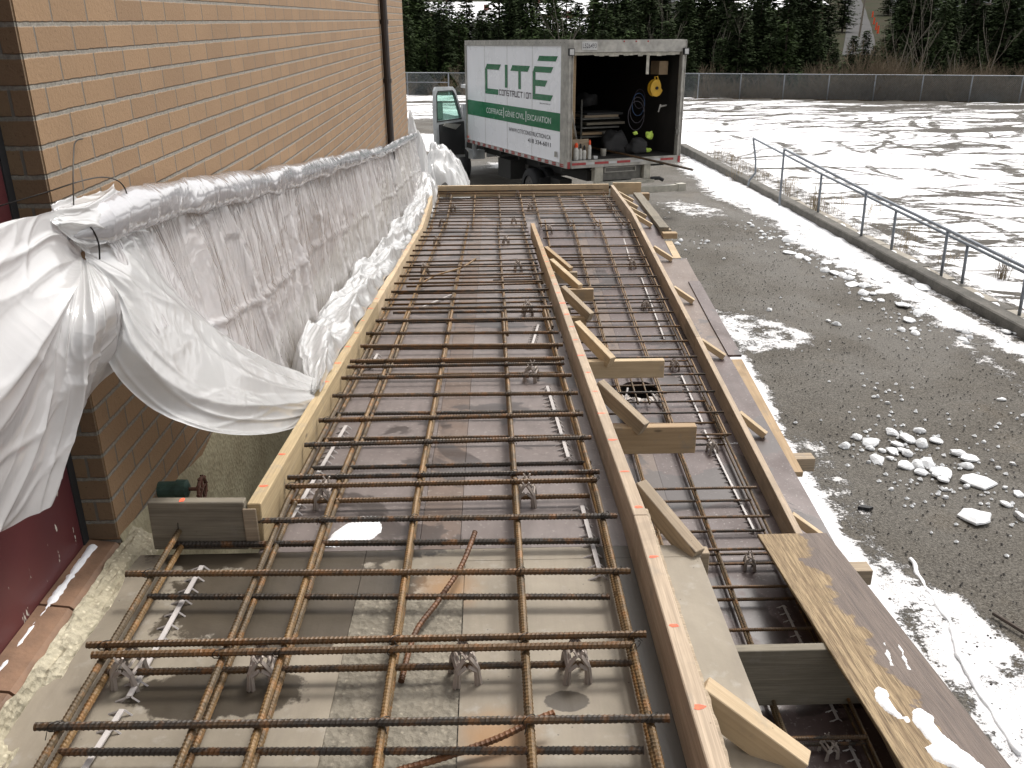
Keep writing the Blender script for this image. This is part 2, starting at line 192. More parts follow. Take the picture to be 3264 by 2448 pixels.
def plywood_old():
    g = N('soaked_plywood'); 
    gr = g.noise(g.coord(scale=(1.4, 30, 30)), 2.2, 6, .65, .5); fine = g.noise(g.coord(scale=(5, 150, 60)), 2, 3, .6)
    c = g.mix(g.mr(gr, .35, .65), (.15, .10, .055), (.38, .285, .165)); c = g.mix(g.mr(fine, .5, .66, 0, .9), c, (.07, .045, .025))
    v = g.coord(); wn = g.noise(v, 5, 6, .6, .3); x, y, z = g.sep(v)
    wet = g.mr(g.m('ADD', g.m('MULTIPLY', y, 2.6), wn), .50, .54)
    c = g.mix(wet, c, g.mix(g.mr(gr, .3, .7), (.065, .045, .036), (.155, .115, .09)))
    return g.fin(c, g.mr(wet, 0, 1, .85, .6), g.bump(g.m('ADD', gr, fine), .6, .004))
M['ply_old'] = plywood_old()
def film_ply(name, a, b, wetness=.5, gloss=.3):
    g = N(name); v = g.world(); r = g.rand()
    n = g.noise(v, 2.6, 6, .62, .4); n2 = g.noise(g.world((14, 3, 3)), 2, 4, .6); sp = g.noise(v, 60, 3, .6)
    c = g.mix(g.mr(n, .35, .65), a, b); c = g.mix(g.mr(n2, .45, .7, 0, .45), c, tuple(x*.6 for x in b))
    c = g.mix(g.mr(r, 0, 1, 0, .45), c, tuple(x*.72 for x in a))
    c = g.mix(g.mr(sp, .60, .72, 0, .5), c, (.33, .30, .27))                       # dried cement scuffs
    wet = g.mr(g.noise(v, 1.6, 6, .58, .5), .60-.1*wetness, .615-.1*wetness)
    c = g.mix(wet, c, g.mix(.5, c, (.018, .012, .010))); c = g.mix(g.m('MULTIPLY', wet, .45), c, (.03, .02, .016))
    c = g.mix(g.mr(g.vor(v, 9), .02, .035, .85, 0), c, (.02, .015, .01))
    return g.fin(c, g.m('SUBTRACT', g.mr(n, .3, .7, gloss, gloss+.25), g.m('MULTIPLY', wet, .15)), g.bump(g.m('ADD', n2, g.m('MULTIPLY', sp, .4)), .15, .003))
M['film_grey'] = film_ply('grey_lilac_film_plywood', (.19, .158, .146), (.128, .102, .093), .45, .42)
M['film_brown'] = film_ply('brown_form_plywood', (.165, .118, .090), (.115, .078, .060), .45, .4)
M['film_purple'] = film_ply('purple_brown_form_plywood', (.105, .069, .062), (.066, .042, .038), .55, .36)
def near_deck():
    g = N('cement_stained_panel'); v = g.world(); n = g.noise(v, 3, 6, .62, .5); n2 = g.noise(v, 18, 5, .65); gr = g.noise(g.world((14, 2, 3)), 2, 5, .6, .3)
    c = g.mix(g.mr(n, .35, .65), (.20, .172, .128), (.30, .26, .20)); c = g.mix(g.mr(gr, .42, .68, 0, .4), c, (.19, .16, .125))
    c = g.mix(g.mr(n2, .56, .72, 0, .55), c, (.34, .32, .28)); c = g.mix(g.mr(g.vor(v, 26), .03, .07, .7, 0), c, (.05, .035, .025))
    dn = g.m('MULTIPLY', g.m('SUBTRACT', g.noise(v, 9, 6, .68), .5), .36)
    X, Y, Z = g.sep(v); wet = None
    for cx, cy, rx, ry in ((-.52, 1.92, .33, .21), (-.62, 1.58, .20, .085), (-.2, 2.26, .3, .10), (.15, 1.53, .05, .035), (-.55, 2.16, .42, .12), (-.38, 2.55, .16, .2), (.33, 2.2, .06, .3), (.35, 1.6, .035, .6)):
        d = g.m('SQRT', g.m('ADD', g.m('POWER', g.m('DIVIDE', g.m('SUBTRACT', X, cx), rx), 2), g.m('POWER', g.m('DIVIDE', g.m('SUBTRACT', Y, cy), ry), 2)))
        k = g.mr(g.m('ADD', d, g.m('MULTIPLY', dn, 3.2)), .93, 1.0, 1, 0); wet = k if wet is None else g.m('MAXIMUM', wet, k)
    c = g.mix(g.m('MULTIPLY', wet, .92), c, g.mix(g.mr(n, .3, .7), (.026, .019, .011), (.062, .047, .03)))
    for cx, cy in ((-.12, 1.95), (.0, 1.43), (-.2, 1.4)):                     # rust stains
        d = g.m('SQRT', g.m('ADD', g.m('POWER', g.m('MULTIPLY', g.m('SUBTRACT', X, cx), 9), 2), g.m('POWER', g.m('MULTIPLY', g.m('SUBTRACT', Y, cy), 9), 2)))
        c = g.mix(g.mr(g.m('ADD', d, g.m('MULTIPLY', dn, 3)), .2, 1, .65, 0), c, (.30, .15, .045))
    return g.fin(c, g.mr(wet, 0, 1, .7, .42), g.bump(g.m('ADD', n2, gr), .3, .003))
M['near_deck'] = near_deck()
def concrete(name, a, b, bs=.5, sc=9, agg=True):
    g = N(name); v = g.coord('Object'); n = g.noise(v, 4, 6, .65); n2 = g.noise(v, sc*4, 5, .7)
    c = g.mix(g.mr(n, .35, .65), a, b); c = g.mix(g.mr(n2, .5, .72, 0, .6), c, tuple(x*.5 for x in a))
    if agg: c = g.mix(g.mr(g.vor(v, 55), .12, .3, .55, 0), c, tuple(min(1, x*1.5) for x in b))
    return g.fin(c, .88, g.bump(g.m('ADD', n2, g.m('MULTIPLY', g.vor(v, 60), .8)), bs, .008))
M['conc_rough'] = concrete('broken_concrete', (.36, .32, .225), (.50, .455, .34), .8)
M['conc_patch'] = concrete('gritty_concrete', (.16, .142, .108), (.235, .21, .165), .7)
M['conc_found'] = concrete('limewashed_foundation', (.30, .265, .17), (.42, .385, .26), .5, agg=False)
M['conc_kerb'] = concrete('damp_kerb_concrete', (.075, .07, .06), (.14, .13, .112), .5)
M['conc_pave'] = concrete('pale_paving_stone', (.26, .235, .195), (.34, .31, .26), .4)
def brick(name, c1, c2, mort, off=(0, 0)):
    g = N(name); g_ = g.n('ShaderNodeNewGeometry'); X, Y, Z = g.sep(g_.outputs['Position']); w = g.world()
    wob = g.m('MULTIPLY', g.m('SUBTRACT', g.noise(w, 22, 4, .65), .5), .006)
    zc = g.m('ADD', g.m('ADD', Z, .0045+.0665*40), wob)
    vec = g.comb(g.m('ADD', g.m('ADD', Y if off[0] == 0 else X, off[1]), wob), zc, 0)
    b = g.n('ShaderNodeTexBrick'); g.put(b.inputs['Vector'], vec); b.offset = .5
    b.inputs['Scale'].default_value = 1; b.inputs['Brick Width'].default_value = .203; b.inputs['Row Height'].default_value = .0665
    b.inputs['Mortar Size'].default_value = .0042; b.inputs['Mortar Smooth'].default_value = .2; b.inputs['Bias'].default_value = -.25
    b.inputs['Color1'].default_value = (*c1, 1); b.inputs['Color2'].default_value = (*c2, 1); b.inputs['Mortar'].default_value = (*(x*.55 for x in mort), 1)
    n = g.noise(w, 3.5, 6, .6); sp = g.noise(w, 170, 3, .6); n3 = g.noise(w, 30, 4, .6)
    fz = g.m('FRACT', g.m('DIVIDE', zc, .0665)); dz = g.m('MINIMUM', fz, g.m('SUBTRACT', 1, fz))
    band = g.mr(g.m('ADD', dz, g.m('MULTIPLY', g.m('SUBTRACT', g.noise(w, 70, 4, .7), .5), .06)), .055, .10, 1, 0)
    c = g.mix(g.mr(n, .35, .7, 0, .3), b.outputs['Color'], tuple(x*.66 for x in c1))
    notm = g.m('SUBTRACT', 1, b.outputs['Fac'])
    c = g.mix(g.m('MULTIPLY', notm, g.mr(sp, .60, .7, 0, .55)), c, tuple(x*.35 for x in c1))
    c = g.mix(g.m('MULTIPLY', notm, g.mr(n3, .6, .75, 0, .3)), c, tuple(min(1, x*1.2) for x in c2))
    mc = g.mix(g.mr(g.noise(w, 110, 4, .75), .35, .65), tuple(x*.6 for x in mort), tuple(min(1, x*1.15) for x in mort))
    c = g.mix(band, c, mc)
    h = g.m('ADD', g.m('MULTIPLY', g.m('MAXIMUM', b.outputs['Fac'], band), -1), g.m('MULTIPLY', g.noise(w, 90, 4, .7), .45))
    return g.fin(c, .88, g.bump(h, .75, .006))
M['brick'] = brick('tan_brick', (.272, .170, .090), (.215, .132, .070), (.24, .22, .185))
M['brick_dark'] = brick('dark_return_brick', (.17, .112, .062), (.125, .08, .045), (.19, .18, .15), off=(1, .07))
M['brick_sill'] = plain('brown_sill_brick', (.215, .125, .075), .7, var=.3, sc=12, bump=.4, bsc=80)
def red_door():
    g = N('chipped_red_paint'); v = g.world(); n = g.noise(v, 3, 5); ch = g.noise(g.world((1, 1, .35)), 36, 4, .55)
    X, Y, Z = g.sep(v); low = g.mr(Z, -1.45, -1.15, .075, 0)
    c = g.mix(g.mr(n, .3, .7), (.115, .03, .03), (.085, .022, .026)); chip = g.mr(g.m('ADD', ch, low), .705, .72)
    return g.fin(g.mix(chip, c, (.5, .47, .4)), g.mr(chip, 0, 1, .38, .8), g.bump(g.m('SUBTRACT', 1, chip), .3, .002))
M['door_red'] = red_door()
def rust(name, a, b, c2, metal=.15):
    g = N(name); v = g.coord(rnd=23); n = g.noise(g.coord(scale=(7, 40, 40), rnd=11), 1.2, 5, .65, .5); f = g.noise(v, 160, 3, .7); r = g.rand()
    c = g.mix(g.mr(g.m('ADD', n, g.m('MULTIPLY', g.m('SUBTRACT', r, .5), .3)), .38, .62), a, b); c = g.mix(g.mr(g.noise(v, 24, 4, .6), .52, .68, 0, .7), c, c2)
    c = g.mix(g.mr(f, .5, .75, 0, .4), c, tuple(x*.4 for x in a))
    return g.fin(c, g.mr(n, .3, .7, .62, .48), g.bump(f, .25, .001), metal)
M['rebar'] = rust('rusty_dark_rebar', (.034, .027, .020), (.105, .058, .022), (.19, .080, .020))
M['rebar_long'] = rust('ochre_rusted_rebar', (.080, .054, .026), (.185, .108, .038), (.25, .11, .028))
M['rebar_orange'] = rust('bright_rust', (.085, .040, .018), (.17, .07, .025), (.07, .035, .018))
M['wire'] = plain('black_tie_wire', (.03, .026, .022), .5, .6)
M['chair'] = plain('grey_plastic_chair', (.36, .31, .27), .5, var=.15)
M['strip'] = plain('pale_plastic_strip', (.46, .43, .41), .45, var=.15)
def plastic(name, transp, trl, tint=(.76, .76, .755), rough=.16, bs=.3, vert=1.0, fs=1.0):
    g = N(name); b = g.b; b.inputs['Base Color'].default_value = (*tint, 1); b.inputs['Roughness'].default_value = rough; b.inputs['IOR'].default_value = 1.55
    b.inputs['Coat Weight'].default_value = 1; b.inputs['Coat Roughness'].default_value = .06
    v = g.world(); rd = lambda x, p: g.m('POWER', g.m('SUBTRACT', 1, g.m('MINIMUM', 1, g.m('MULTIPLY', g.m('ABSOLUTE', g.m('SUBTRACT', x, .5)), 6))), p)
    n1 = g.noise(v, 6*fs, 3, .55, .9); n2 = g.noise(g.world((6, 6, .8)), 3*fs, 3, .6, .7); n3 = g.noise(v, 15*fs, 3, .55, .6)
    nm = g.bump(g.m('ADD', g.m('ADD', rd(n1, 3), g.m('MULTIPLY', rd(n2, 3), vert)), g.m('MULTIPLY', rd(n3, 2), .35)), bs, .012); g.put(b.inputs['Normal'], nm); g.put(b.inputs['Coat Normal'], nm)
    tr = g.n('ShaderNodeBsdfTranslucent'); tr.inputs[0].default_value = (*tint, 1); mx = g.n('ShaderNodeMixShader'); mx.inputs[0].default_value = trl
    g.put(mx.inputs[1], b.outputs[0]); g.put(mx.inputs[2], tr.outputs[0])
    tp = g.n('ShaderNodeBsdfTransparent'); m2 = g.n('ShaderNodeMixShader'); m2.inputs[0].default_value = transp
    g.put(m2.inputs[1], mx.outputs[0]); g.put(m2.inputs[2], tp.outputs[0]); g.put(g.out.inputs[0], m2.outputs[0]); return g.mat
M['poly'] = plastic('white_polythene', .05, .34, bs=.10, vert=.2, fs=.45); M['poly_thin'] = plastic('clear_white_polythene', .30, .26, (.76, .735, .74), .12, .22, 2.4, .5)
M['poly_roll'] = plastic('rolled_polythene', .05, .12, (.46, .455, .47), .11, .16, .1, .6)
def snowmat():
    g = N('snow'); v = g.world(); n = g.noise(v, 30, 5, .65); f = g.noise(v, 220, 3, .6)
    g.b.inputs['Subsurface Weight'].default_value = 0
    return g.fin(g.mix(g.mr(n, .35, .7), (.80, .81, .83), (.90, .90, .90)), .55, g.bump(g.m('ADD', n, g.m('MULTIPLY', f, .5)), .5, .006))
M['snow'] = snowmat()
def icemat():
    g = N('ice_chunk_surface'); v = g.world(); n = g.noise(v, 14, 5, .6)
    return g.fin(g.mix(g.mr(n, .35, .7), (.58, .59, .60), (.74, .75, .75)), .4, g.bump(n, .3, .01))
M['ice'] = icemat()
def lot():
    g = N('lot_surface'); v = g.world(); big = g.noise(v, .55, 4, .55, .3); n = g.noise(v, 3.2, 6, .62, .2); grit = g.vor(v, 34); gr2 = g.noise(v, 70, 4, .75); spk = g.vor(v, 75)
    damp = g.mr(big, .42, .58)
    c = g.mix(g.mr(n, .3, .7), (.040, .034, .027), (.074, .065, .053)); c = g.mix(g.m('MULTIPLY', damp, .5), c, (.080, .073, .062))
    c = g.mix(g.mr(g.noise(v, 1.1, 4, .6), .56, .7, 0, .55), c, (.075, .053, .028))
    c = g.mix(g.mr(gr2, .52, .68, 0, .7), c, (.07, .066, .058)); c = g.mix(g.mr(grit, .10, .16, .8, 0), c, (.02, .018, .016)); c = g.mix(g.mr(spk, .06, .14, .6, 0), c, (.17, .16, .145))
    at = g.n('ShaderNodeAttribute', attribute_name='snow'); e = g.m('ADD', g.m('MULTIPLY', g.m('SUBTRACT', g.noise(v, 4, 8, .78), .5), 2.3), g.m('MULTIPLY', g.m('SUBTRACT', g.noise(v, 42, 4, .7), .5), .9))
    a = at.outputs['Fac']; s = g.mr(g.m('ADD', a, g.m('MULTIPLY', e, g.mr(a, 0, .3, 0, 1))), .44, .58)
    tracks = g.noise(g.world((1.0, .22, 1)), 9, 4, .7)
    sc = g.mix(g.mr(n, .3, .7), (.72, .72, .73), (.88, .88, .89)); sc = g.mix(g.mr(g.m('SUBTRACT', 1, a), .1, .6, 0, .5), sc, (.38, .35, .31))
    c = g.mix(s, c, sc)
    c = g.mix(g.m('MULTIPLY', g.mr(g.noise(v, 48, 5, .85), .44, .60, 0, .75), g.m('SUBTRACT', 1, s)), c, (.19, .175, .15))
    h = g.m('ADD', g.m('MULTIPLY', g.mr(grit, 0, .3), .5), g.m('ADD', g.m('MULTIPLY', gr2, .7), g.m('MULTIPLY', s, 1.6)))
    rg = g.mr(s, 0, 1, g.mr(damp, 0, 1, .75, .5), .6)
    return g.fin(c, rg, g.bump(h, .9, .014), spec=.12)
M['lot'] = lot()
def field():
    g = N('snow_covered_field'); v = g.world(); w = g.noise(v, .09, 3, .5, 0, 'Color')
    mp = g.n('ShaderNodeVectorMath', operation='MULTIPLY_ADD'); g.put(mp.inputs[0], w); mp.inputs[1].default_value = (9, 9, 0); g.put(mp.inputs[2], v)
    tot = None
    for cx, cy, sc in ((30, 24, 3.3), (16, 37, 4.2), (38, 33, 2.6), (15, 10, 2.2)):
        vm = g.n('ShaderNodeVectorMath', operation='SUBTRACT'); g.put(vm.inputs[0], mp.outputs[0]); vm.inputs[1].default_value = (cx, cy, 0)
        x, y, z = g.sep(vm.outputs[0]); rr = g.m('SQRT', g.m('ADD', g.m('MULTIPLY', x, x), g.m('MULTIPLY', y, y)))
        f = g.m('SINE', g.m('MULTIPLY', rr, sc)); brk = g.mr(g.noise(v, .23, 3, .5, 0), .42, .52)
        k = g.m('MULTIPLY', g.mr(f, .90, .98), brk); tot = k if tot is None else g.m('MAXIMUM', tot, k)
    pt = g.noise(g.world((.40, 1.35, 1)), .55, 7, .66, .5); fine = g.noise(g.world((.8, 2.2, 1)), 4.5, 6, .78)
    X, Y, Z = g.sep(v); far = g.mr(Y, 38, 47, 0, .14); farr = g.m('MULTIPLY', far, g.mr(g.m('ADD', X, g.m('MULTIPLY', Y, 0)), 11, 16))
    k = g.m('ADD', g.m('ADD', g.m('MULTIPLY', pt, .84), g.m('MULTIPLY', fine, .30)), g.m('ADD', farr, g.m('MULTIPLY', g.m('MULTIPLY', tot, g.mr(fine, .36, .48)), .16)))
    k = g.m('ADD', k, g.mr(g.noise(g.world((.35, 1, 1)), .16, 3, .5), .35, .65, -.075, .035)); k = g.mr(k, .588, .606)
    k = g.m('MAXIMUM', k, g.m('MULTIPLY', g.m('MULTIPLY', tot, g.mr(fine, .40, .52)), .85))
    c = g.mix(k, g.mix(g.mr(fine, .3, .7), (.84, .84, .85), (.90, .90, .90)), g.mix(g.mr(fine, .4, .65), (.045, .040, .033), (.12, .11, .095)))
    return g.fin(c, .6, g.bump(g.m('ADD', fine, g.m('MULTIPLY', k, -1)), .4, .03), spec=.03)
M['field'] = field()
def hillm():
    g = N('hillside_ground'); v = g.world(); n = g.noise(v, .12, 6, .7); f = g.noise(v, .9, 6, .75)
    c = g.mix(g.mr(n, .4, .6), (.04, .034, .022), (.03, .034, .018)); c = g.mix(g.mr(g.m('ADD', g.m('MULTIPLY', f, .6), g.m('MULTIPLY', n, .4)), .645, .67), c, (.55, .55, .57)); return g.fin(c, .9, spec=.02)
M['hill'] = hillm()
M['galv'] = plain('galvanised_steel', (.22, .235, .25), .5, .4, .2, 14)
M['mesh_wire'] = plain('fence_wire', (.16, .175, .18), .55, .3)
M['rail'] = plain('painted_grey_pipe', (.19, .21, .235), .55, .2, .25, 20, .2)
M['box_white'] = None
def truckwhite():
    g = N('truck_white_panel'); v = g.coord(); n = g.noise(v, 1.5, 4); d = g.noise(g.coord(scale=(1, 1, .3)), 5, 5, .65)
    return g.fin(g.mix(g.mr(d, .5, .8, 0, .35), (.95, .96, .99), (.78, .78, .78)), g.mr(n, .3, .7, .22, .36))
M['box_white'] = truckwhite()
M['green'] = plain('green_vinyl', (.012, .155, .062), .25, var=.12); M['ink'] = plain('dark_lettering', (.03, .025, .035), .4, var=.05); M['white_ink'] = plain('pale_lettering', (.72, .78, .74), .4, var=.04)
M['purple_ink'] = plain('plum_lettering', (.05, .03, .045), .4, var=.05)
M['alu'] = plain('dirty_aluminium', (.38, .365, .33), .5, .15, .3, 7); M['alu_dark'] = plain('grimy_steel', (.14, .135, .12), .6, .3, .35, 8)
M['cream'] = plain('cream_steel', (.40, .38, .32), .6, 0, .3, 9)
M['redtape'] = plain('faded_red_reflector', (.35, .045, .045), .45, var=.3, sc=18); M['whitetape'] = plain('white_reflector', (.5, .5, .49), .45, var=.2)
M['black'] = plain('black_rubber', (.014, .014, .015), .75, var=.3); M['dark'] = plain('interior_shade_black', (.022, .019, .016), .9, var=.4, sc=3)  # near-black interior colour has the shade of truck box and hole tube painted in
M['chassis'] = plain('dirty_chassis', (.03, .029, .027), .8, var=.4); M['hub'] = plain('dirty_wheel_steel', (.10, .095, .09), .6, .2)
M['vanwhite'] = plain('van_white_paint', (.58, .60, .61), .3, var=.12); M['trim'] = plain('charcoal_door_trim', (.035, .035, .035), .65)
M['yellow'] = plain('yellow_plastic', (.62, .36, .02), .45, var=.12); M['hiviz'] = plain('lime_reflective_cloth', (.55, .75, .12), .7, var=.3, sc=20)
M['cardboard'] = plain('cardboard', (.28, .2, .12), .8); M['orange'] = plain('orange_plastic', (.85, .09, .02), .5); M['bottle'] = plain('off_white_bottle', (.55, .54, .5), .45)
M['glassy'] = None
def glass():
    g = N('tinted_window_glass'); b = g.b; b.inputs['Base Color'].default_value = (.4, .6, .55, 1); b.inputs['Roughness'].default_value = .05
    tp = g.n('ShaderNodeBsdfTransparent'); tp.inputs[0].default_value = (.72, .9, .84, 1); m2 = g.n('ShaderNodeMixShader'); m2.inputs[0].default_value = .82
    g.put(m2.inputs[1], b.outputs[0]); g.put(m2.inputs[2], tp.outputs[0]); g.put(g.out.inputs[0], m2.outputs[0]); return g.mat
M['glassy'] = glass()
M['cloth_dark'] = plain('dark_canvas', (.035, .034, .034), .85, var=.4, bump=.5)
M['pipe'] = plain('dark_brown_downpipe', (.035, .025, .02), .5); M['valve'] = plain('green_bronze', (.05, .095, .08), .5, .4, .35, 30); M['rustw'] = plain('rusty_handwheel', (.13, .06, .04), .7, .2, .4, 50)
M['bark'] = plain('bark', (.06, .045, .035), .9); M['birch'] = plain('pale_birch_bark', (.17, .15, .12), .9, var=.35)
def leaf(name, a, b, top=(.10, .14, .04)):
    g = N(name); v = g.world(); n = g.noise(v, .8, 4, .6); f = g.noise(v, 9, 3, .7); r = g.rand()
    c = g.mix(g.mr(n, .35, .65), a, b); c = g.mix(g.mr(f, .45, .7, 0, .6), c, top); c = g.mix(g.mr(r, 0, 1, 0, .5), c, tuple(x*.6 for x in a))
    return g.fin(c, .9, spec=.03)
M['spruce'] = leaf('spruce_needles', (.030, .042, .022), (.048, .068, .028), (.078, .108, .042)); M['pine'] = leaf('pine_needles', (.032, .050, .020), (.054, .078, .028), (.08, .115, .04))
M['twig'] = plain('bare_twigs', (.15, .118, .082), .9, spec=.05, var=.35, sc=2); M['grass'] = plain('dry_grass', (.26, .2, .12), .9, var=.3, sc=9)
M['road'] = plain('distant_road', (.085, .084, .083), .9, var=.2, sc=.3, spec=.02)
M['siding'] = plain('pale_siding', (.42, .41, .38), .8, var=.1); M['siding2'] = plain('reddish_siding', (.16, .06, .045), .8); M['siding3'] = plain('sand_siding', (.38, .3, .2), .8); M['winglass'] = plain('dark_window', (.04, .05, .06), .2)
M['utilpole'] = plain('grey_wooden_pole', (.21, .18, .145), .9)
# ------------------------------------------------------------------ timber helper
def bevel_box(L, w, h, bev=.0025, marks=None, mw=None, taper=0):
    """a board along +X from 0..L, y centred, top at z=0; marks = x positions of orange paint strokes on its top"""
    bm = bmesh.new(); bmesh.ops.create_cube(bm, size=1)
    for v in bm.verts: v.co = Vector(((v.co.x+.5)*L, v.co.y*w, (v.co.z-.5)*h))
    bmesh.ops.bevel(bm, geom=list(bm.edges), offset=bev, segments=1, affect='EDGES')
    for k in range(1, max(2, int(L/.25))):
        pass
    if marks:
        rnd = random.Random(int(L*1000))
        for x in marks:
            n = 9; vs = []
            cx = x; cy = rnd.uniform(-.08, .12)*w; rx = rnd.uniform(.0045, .0085); ry = w*rnd.uniform(.34, .48)
            for k in range(n):
                a = 2*math.pi*k/n; q = rnd.uniform(.65, 1.15); vs.append(bm.verts.new((cx+math.cos(a)*rx*q, cy+math.sin(a)*ry*q, .0007)))
            f = bm.faces.new(vs); f.material_index = 1
    me = bpy.data.meshes.new('board'); bm.to_mesh(me); bm.free(); return me
def frame(p0, p1, roll=0):
    p0, p1 = Vector(p0), Vector(p1); x = (p1-p0).normalized(); up = Vector((0, 0, 1)) if abs(x.z) < .95 else Vector((0, 1, 0))
    y = up.cross(x).normalized(); z = x.cross(y)
    m = Matrix((x, y, z)).transposed().to_4x4(); m.translation = p0
    return m @ Matrix.Rotation(roll, 4, 'X'), (p1-p0).length
def board(name, p0, p1, w, h, mat, label, cat='board', group=None, marks=None, roll=0, parent=None, bev=.0025):
    mt, L = frame(p0, p1, roll)
    me = bevel_box(L, w, h, bev, marks)
    o = link(name, me, [mat, M['paint']] if marks else [mat], parent); o.matrix_world = mt
    if parent is None: tag(o, label, cat, group)
    elif label: o['label'] = label
    return o
# ------------------------------------------------------------------ ground
def gz(x, y): return G - .0145*max(0, y-20)
def in_poly(x, y, P):
    c = False; j = len(P)-1
    for i in range(len(P)):
        if (P[i][1] > y) != (P[j][1] > y) and x < (P[j][0]-P[i][0])*(y-P[i][1])/(P[j][1]-P[i][1])+P[i][0]: c = not c
        j = i
    return c
def edge_d(x, y, P):
    b = 9
    for i in range(len(P)):
        ax, ay = P[i-1]; bx, by = P[i]; dx, dy = bx-ax, by-ay; L = dx*dx+dy*dy
        t = max(0, min(1, ((x-ax)*dx+(y-ay)*dy)/L)) if L else 0; b = min(b, math.hypot(x-ax-t*dx, y-ay-t*dy))
    return b
def kerbx(y): return 6.36 + (9.5-y)*.045 if y < 14 else 6.16 - (y-14)*.043
SN = [(P_, s, min(p[0] for p in P_)-.3, max(p[0] for p in P_)+.3, min(p[1] for p in P_)-.3, max(p[1] for p in P_)+.3) for P_, s in DATA['SNOW']]
def snow_at(x, y):
    a = 0
    for P_, s, x0, x1, y0, y1 in SN:
        if x0 < x < x1 and y0 < y < y1:
            d = edge_d(x, y, P_); d = d if in_poly(x, y, P_) else -d
            soft = .12+.02*y; a = max(a, s*min(1, max(0, .5+(d+.07)/soft)))
    if y > 26 and (x > 4.4-.0*(y)) : a = max(a, min(1, (y-26)/1.5))
    if y > 38: a = max(a, min(1, (y-38)/2)*.97)
    if x > kerbx(y)-.45 and y > 6: a = max(a, .55)
    return a
def grid(name, xs, ys, zf, mat, att=None, **k):
    nx, ny = len(xs), len(ys); vs = []; av = []
    for y in ys:
        for x in xs:
            a = att(x, y) if att else 0; av.append(a); vs.append((x, y, zf(x, y, a)))
    fs = [(j*nx+i, j*nx+i+1, (j+1)*nx+i+1, (j+1)*nx+i) for j in range(ny-1) for i in range(nx-1)]
    me = bpy.data.meshes.new(name); me.from_pydata(vs, [], fs)
    if att:
        A = me.attributes.new('snow', 'FLOAT', 'POINT'); A.data.foreach_set('value', av)
    o = link(name, me, mat, smooth=True); return tag(o, **k)
def fy(x): return 54.5-.258*(x+2.3) if x < -2.3 else 54.5-.2316*(x+2.3) if x < 7.2 else 52.3-.384*(x-7.2)
def fz(x, y, a=0): return gz(x, y)-min(2.2, max(0, (y-fy(x)-.35)*.9))
def fr(a, b, st):
    n = max(1, int(round((b-a)/st))); return [a+(b-a)*i/n for i in range(n+1)]
def lotz(x, y, a):
    h = .035*min(1, a*1.3)*(.6+.8*noise.noise(Vector((x*3, y*3, 0)))) if a > .2 else 0
    return gz(x, y) + h + .012*noise.noise(Vector((x*1.2, y*1.2, 3)))
grid('parking_lot', fr(-9, 1.4, .4)+fr(1.4, 7.0, .055)[1:], fr(-3, 2.5, .5)+fr(2.5, 16, .055)[1:]+fr(16, 28, .12)[1:]+fr(28, 40, .4)[1:], lotz, M['lot'], snow_at, kind='structure')
grid('snow_field', fr(7.0, 90, 1.0), fr(-3, 57, .75), lambda x, y, a: fz(x, y), M['field'], None, kind='structure')
grid('snow_field_far', fr(-60, 7.0, 2), fr(40, 57, .5), lambda x, y, a: fz(x, y), M['field'], None, kind='structure')
def hz(x, y, a=0):
    if y < 62: return min(fz(x, y), gz(x, y)-.05-1.4*(max(0, y-57)/5))
    b = -5.4 + (0 if y < 82 else (y-82)*.052 if y < 330 else 12.9)
    return b + (.9*noise.noise(Vector((x*.02, y*.02, 0))) + .25*noise.noise(Vector((x*.1, y*.1, 0))))*min(1, max(0, (y-60)/20))
grid('hillside', fr(-260, 420, 8), fr(57, 82, 5)+fr(82, 480, 8)[1:], hz, M['hill'], None, kind='structure')
# far road climbing the hill
mb = MB(); n = 26; vs = []
for i in range(n):
    t = i/(n-1); y = 105+t*200; xc = y*(.389+.002*math.sin(t*5)-.012*t+.012*max(0, .35-t)); w = 1.9+t*.7
    for s in (-1, 1): vs.append((xc+s*w, y, hz(xc+s*w, y)+.07))
mb.add(vs, [(2*i, 2*i+1, 2*i+3, 2*i+2) for i in range(n-1)])
tag(mb.build('road', M['road']), kind='structure')
# ------------------------------------------------------------------ building
bld = empty('brick_building', (-1.04, 2.16, G), label='tan brick building with a dark downpipe standing left of the ramp formwork', cat='building')
bi = Matrix.Translation((1.04, -2.16, -G))
def bpart(name, mb, mats, **k):
    o = mb.build(name, mats, bld, **k); o.matrix_local = bi; return o
bpart('brick_wall', MB().box((-1.34, 2.158, -1.45), (-1.04, 11.87, 2.6)), M['brick'])
mb = MB().box((-1.128, 2.150, -1.318), (-1.0425, 2.1575, 2.6)); bpart('corner_return', mb, M['brick_dark'])
mb = MB()    # limewashed foundation below the bricks, ragged top edge
xs = fr(2.16, 11.87, .12); vs = []; 
for i, y in enumerate(xs):
    t = -1.315 if y < 2.5 else -1.40
    vs += [(-1.052, y, G-.1), (-1.028+.012*noise.noise(Vector((y*5, 0, 0))), y, -2.2), (-1.026+.012*noise.noise(Vector((y*7, 3, 0))), y, -1.7), (-1.028, y, t-.06+.05*noise.noise(Vector((y*4, 9, 0)))), (-1.045, y, t+.01+.03*noise.noise(Vector((y*4, 9, 0))))]
mb.add(vs, [(i*5+k, (i+1)*5+k, (i+1)*5+k+1, i*5+k+1) for i in range(len(xs)-1) for k in range(4)])
bpart('foundation', mb, M['conc_found'], smooth=True)
mb = MB().box((-1.30, -.6, -1.43), (-1.124, 2.150, 2.6)); dr = bpart('steel_door', mb, M['door_red'])
mb = MB().box((-1.134, 2.120, -1.38), (-1.1195, 2.149, 2.6)); o = mb.build('door_stop', M['black'], dr)
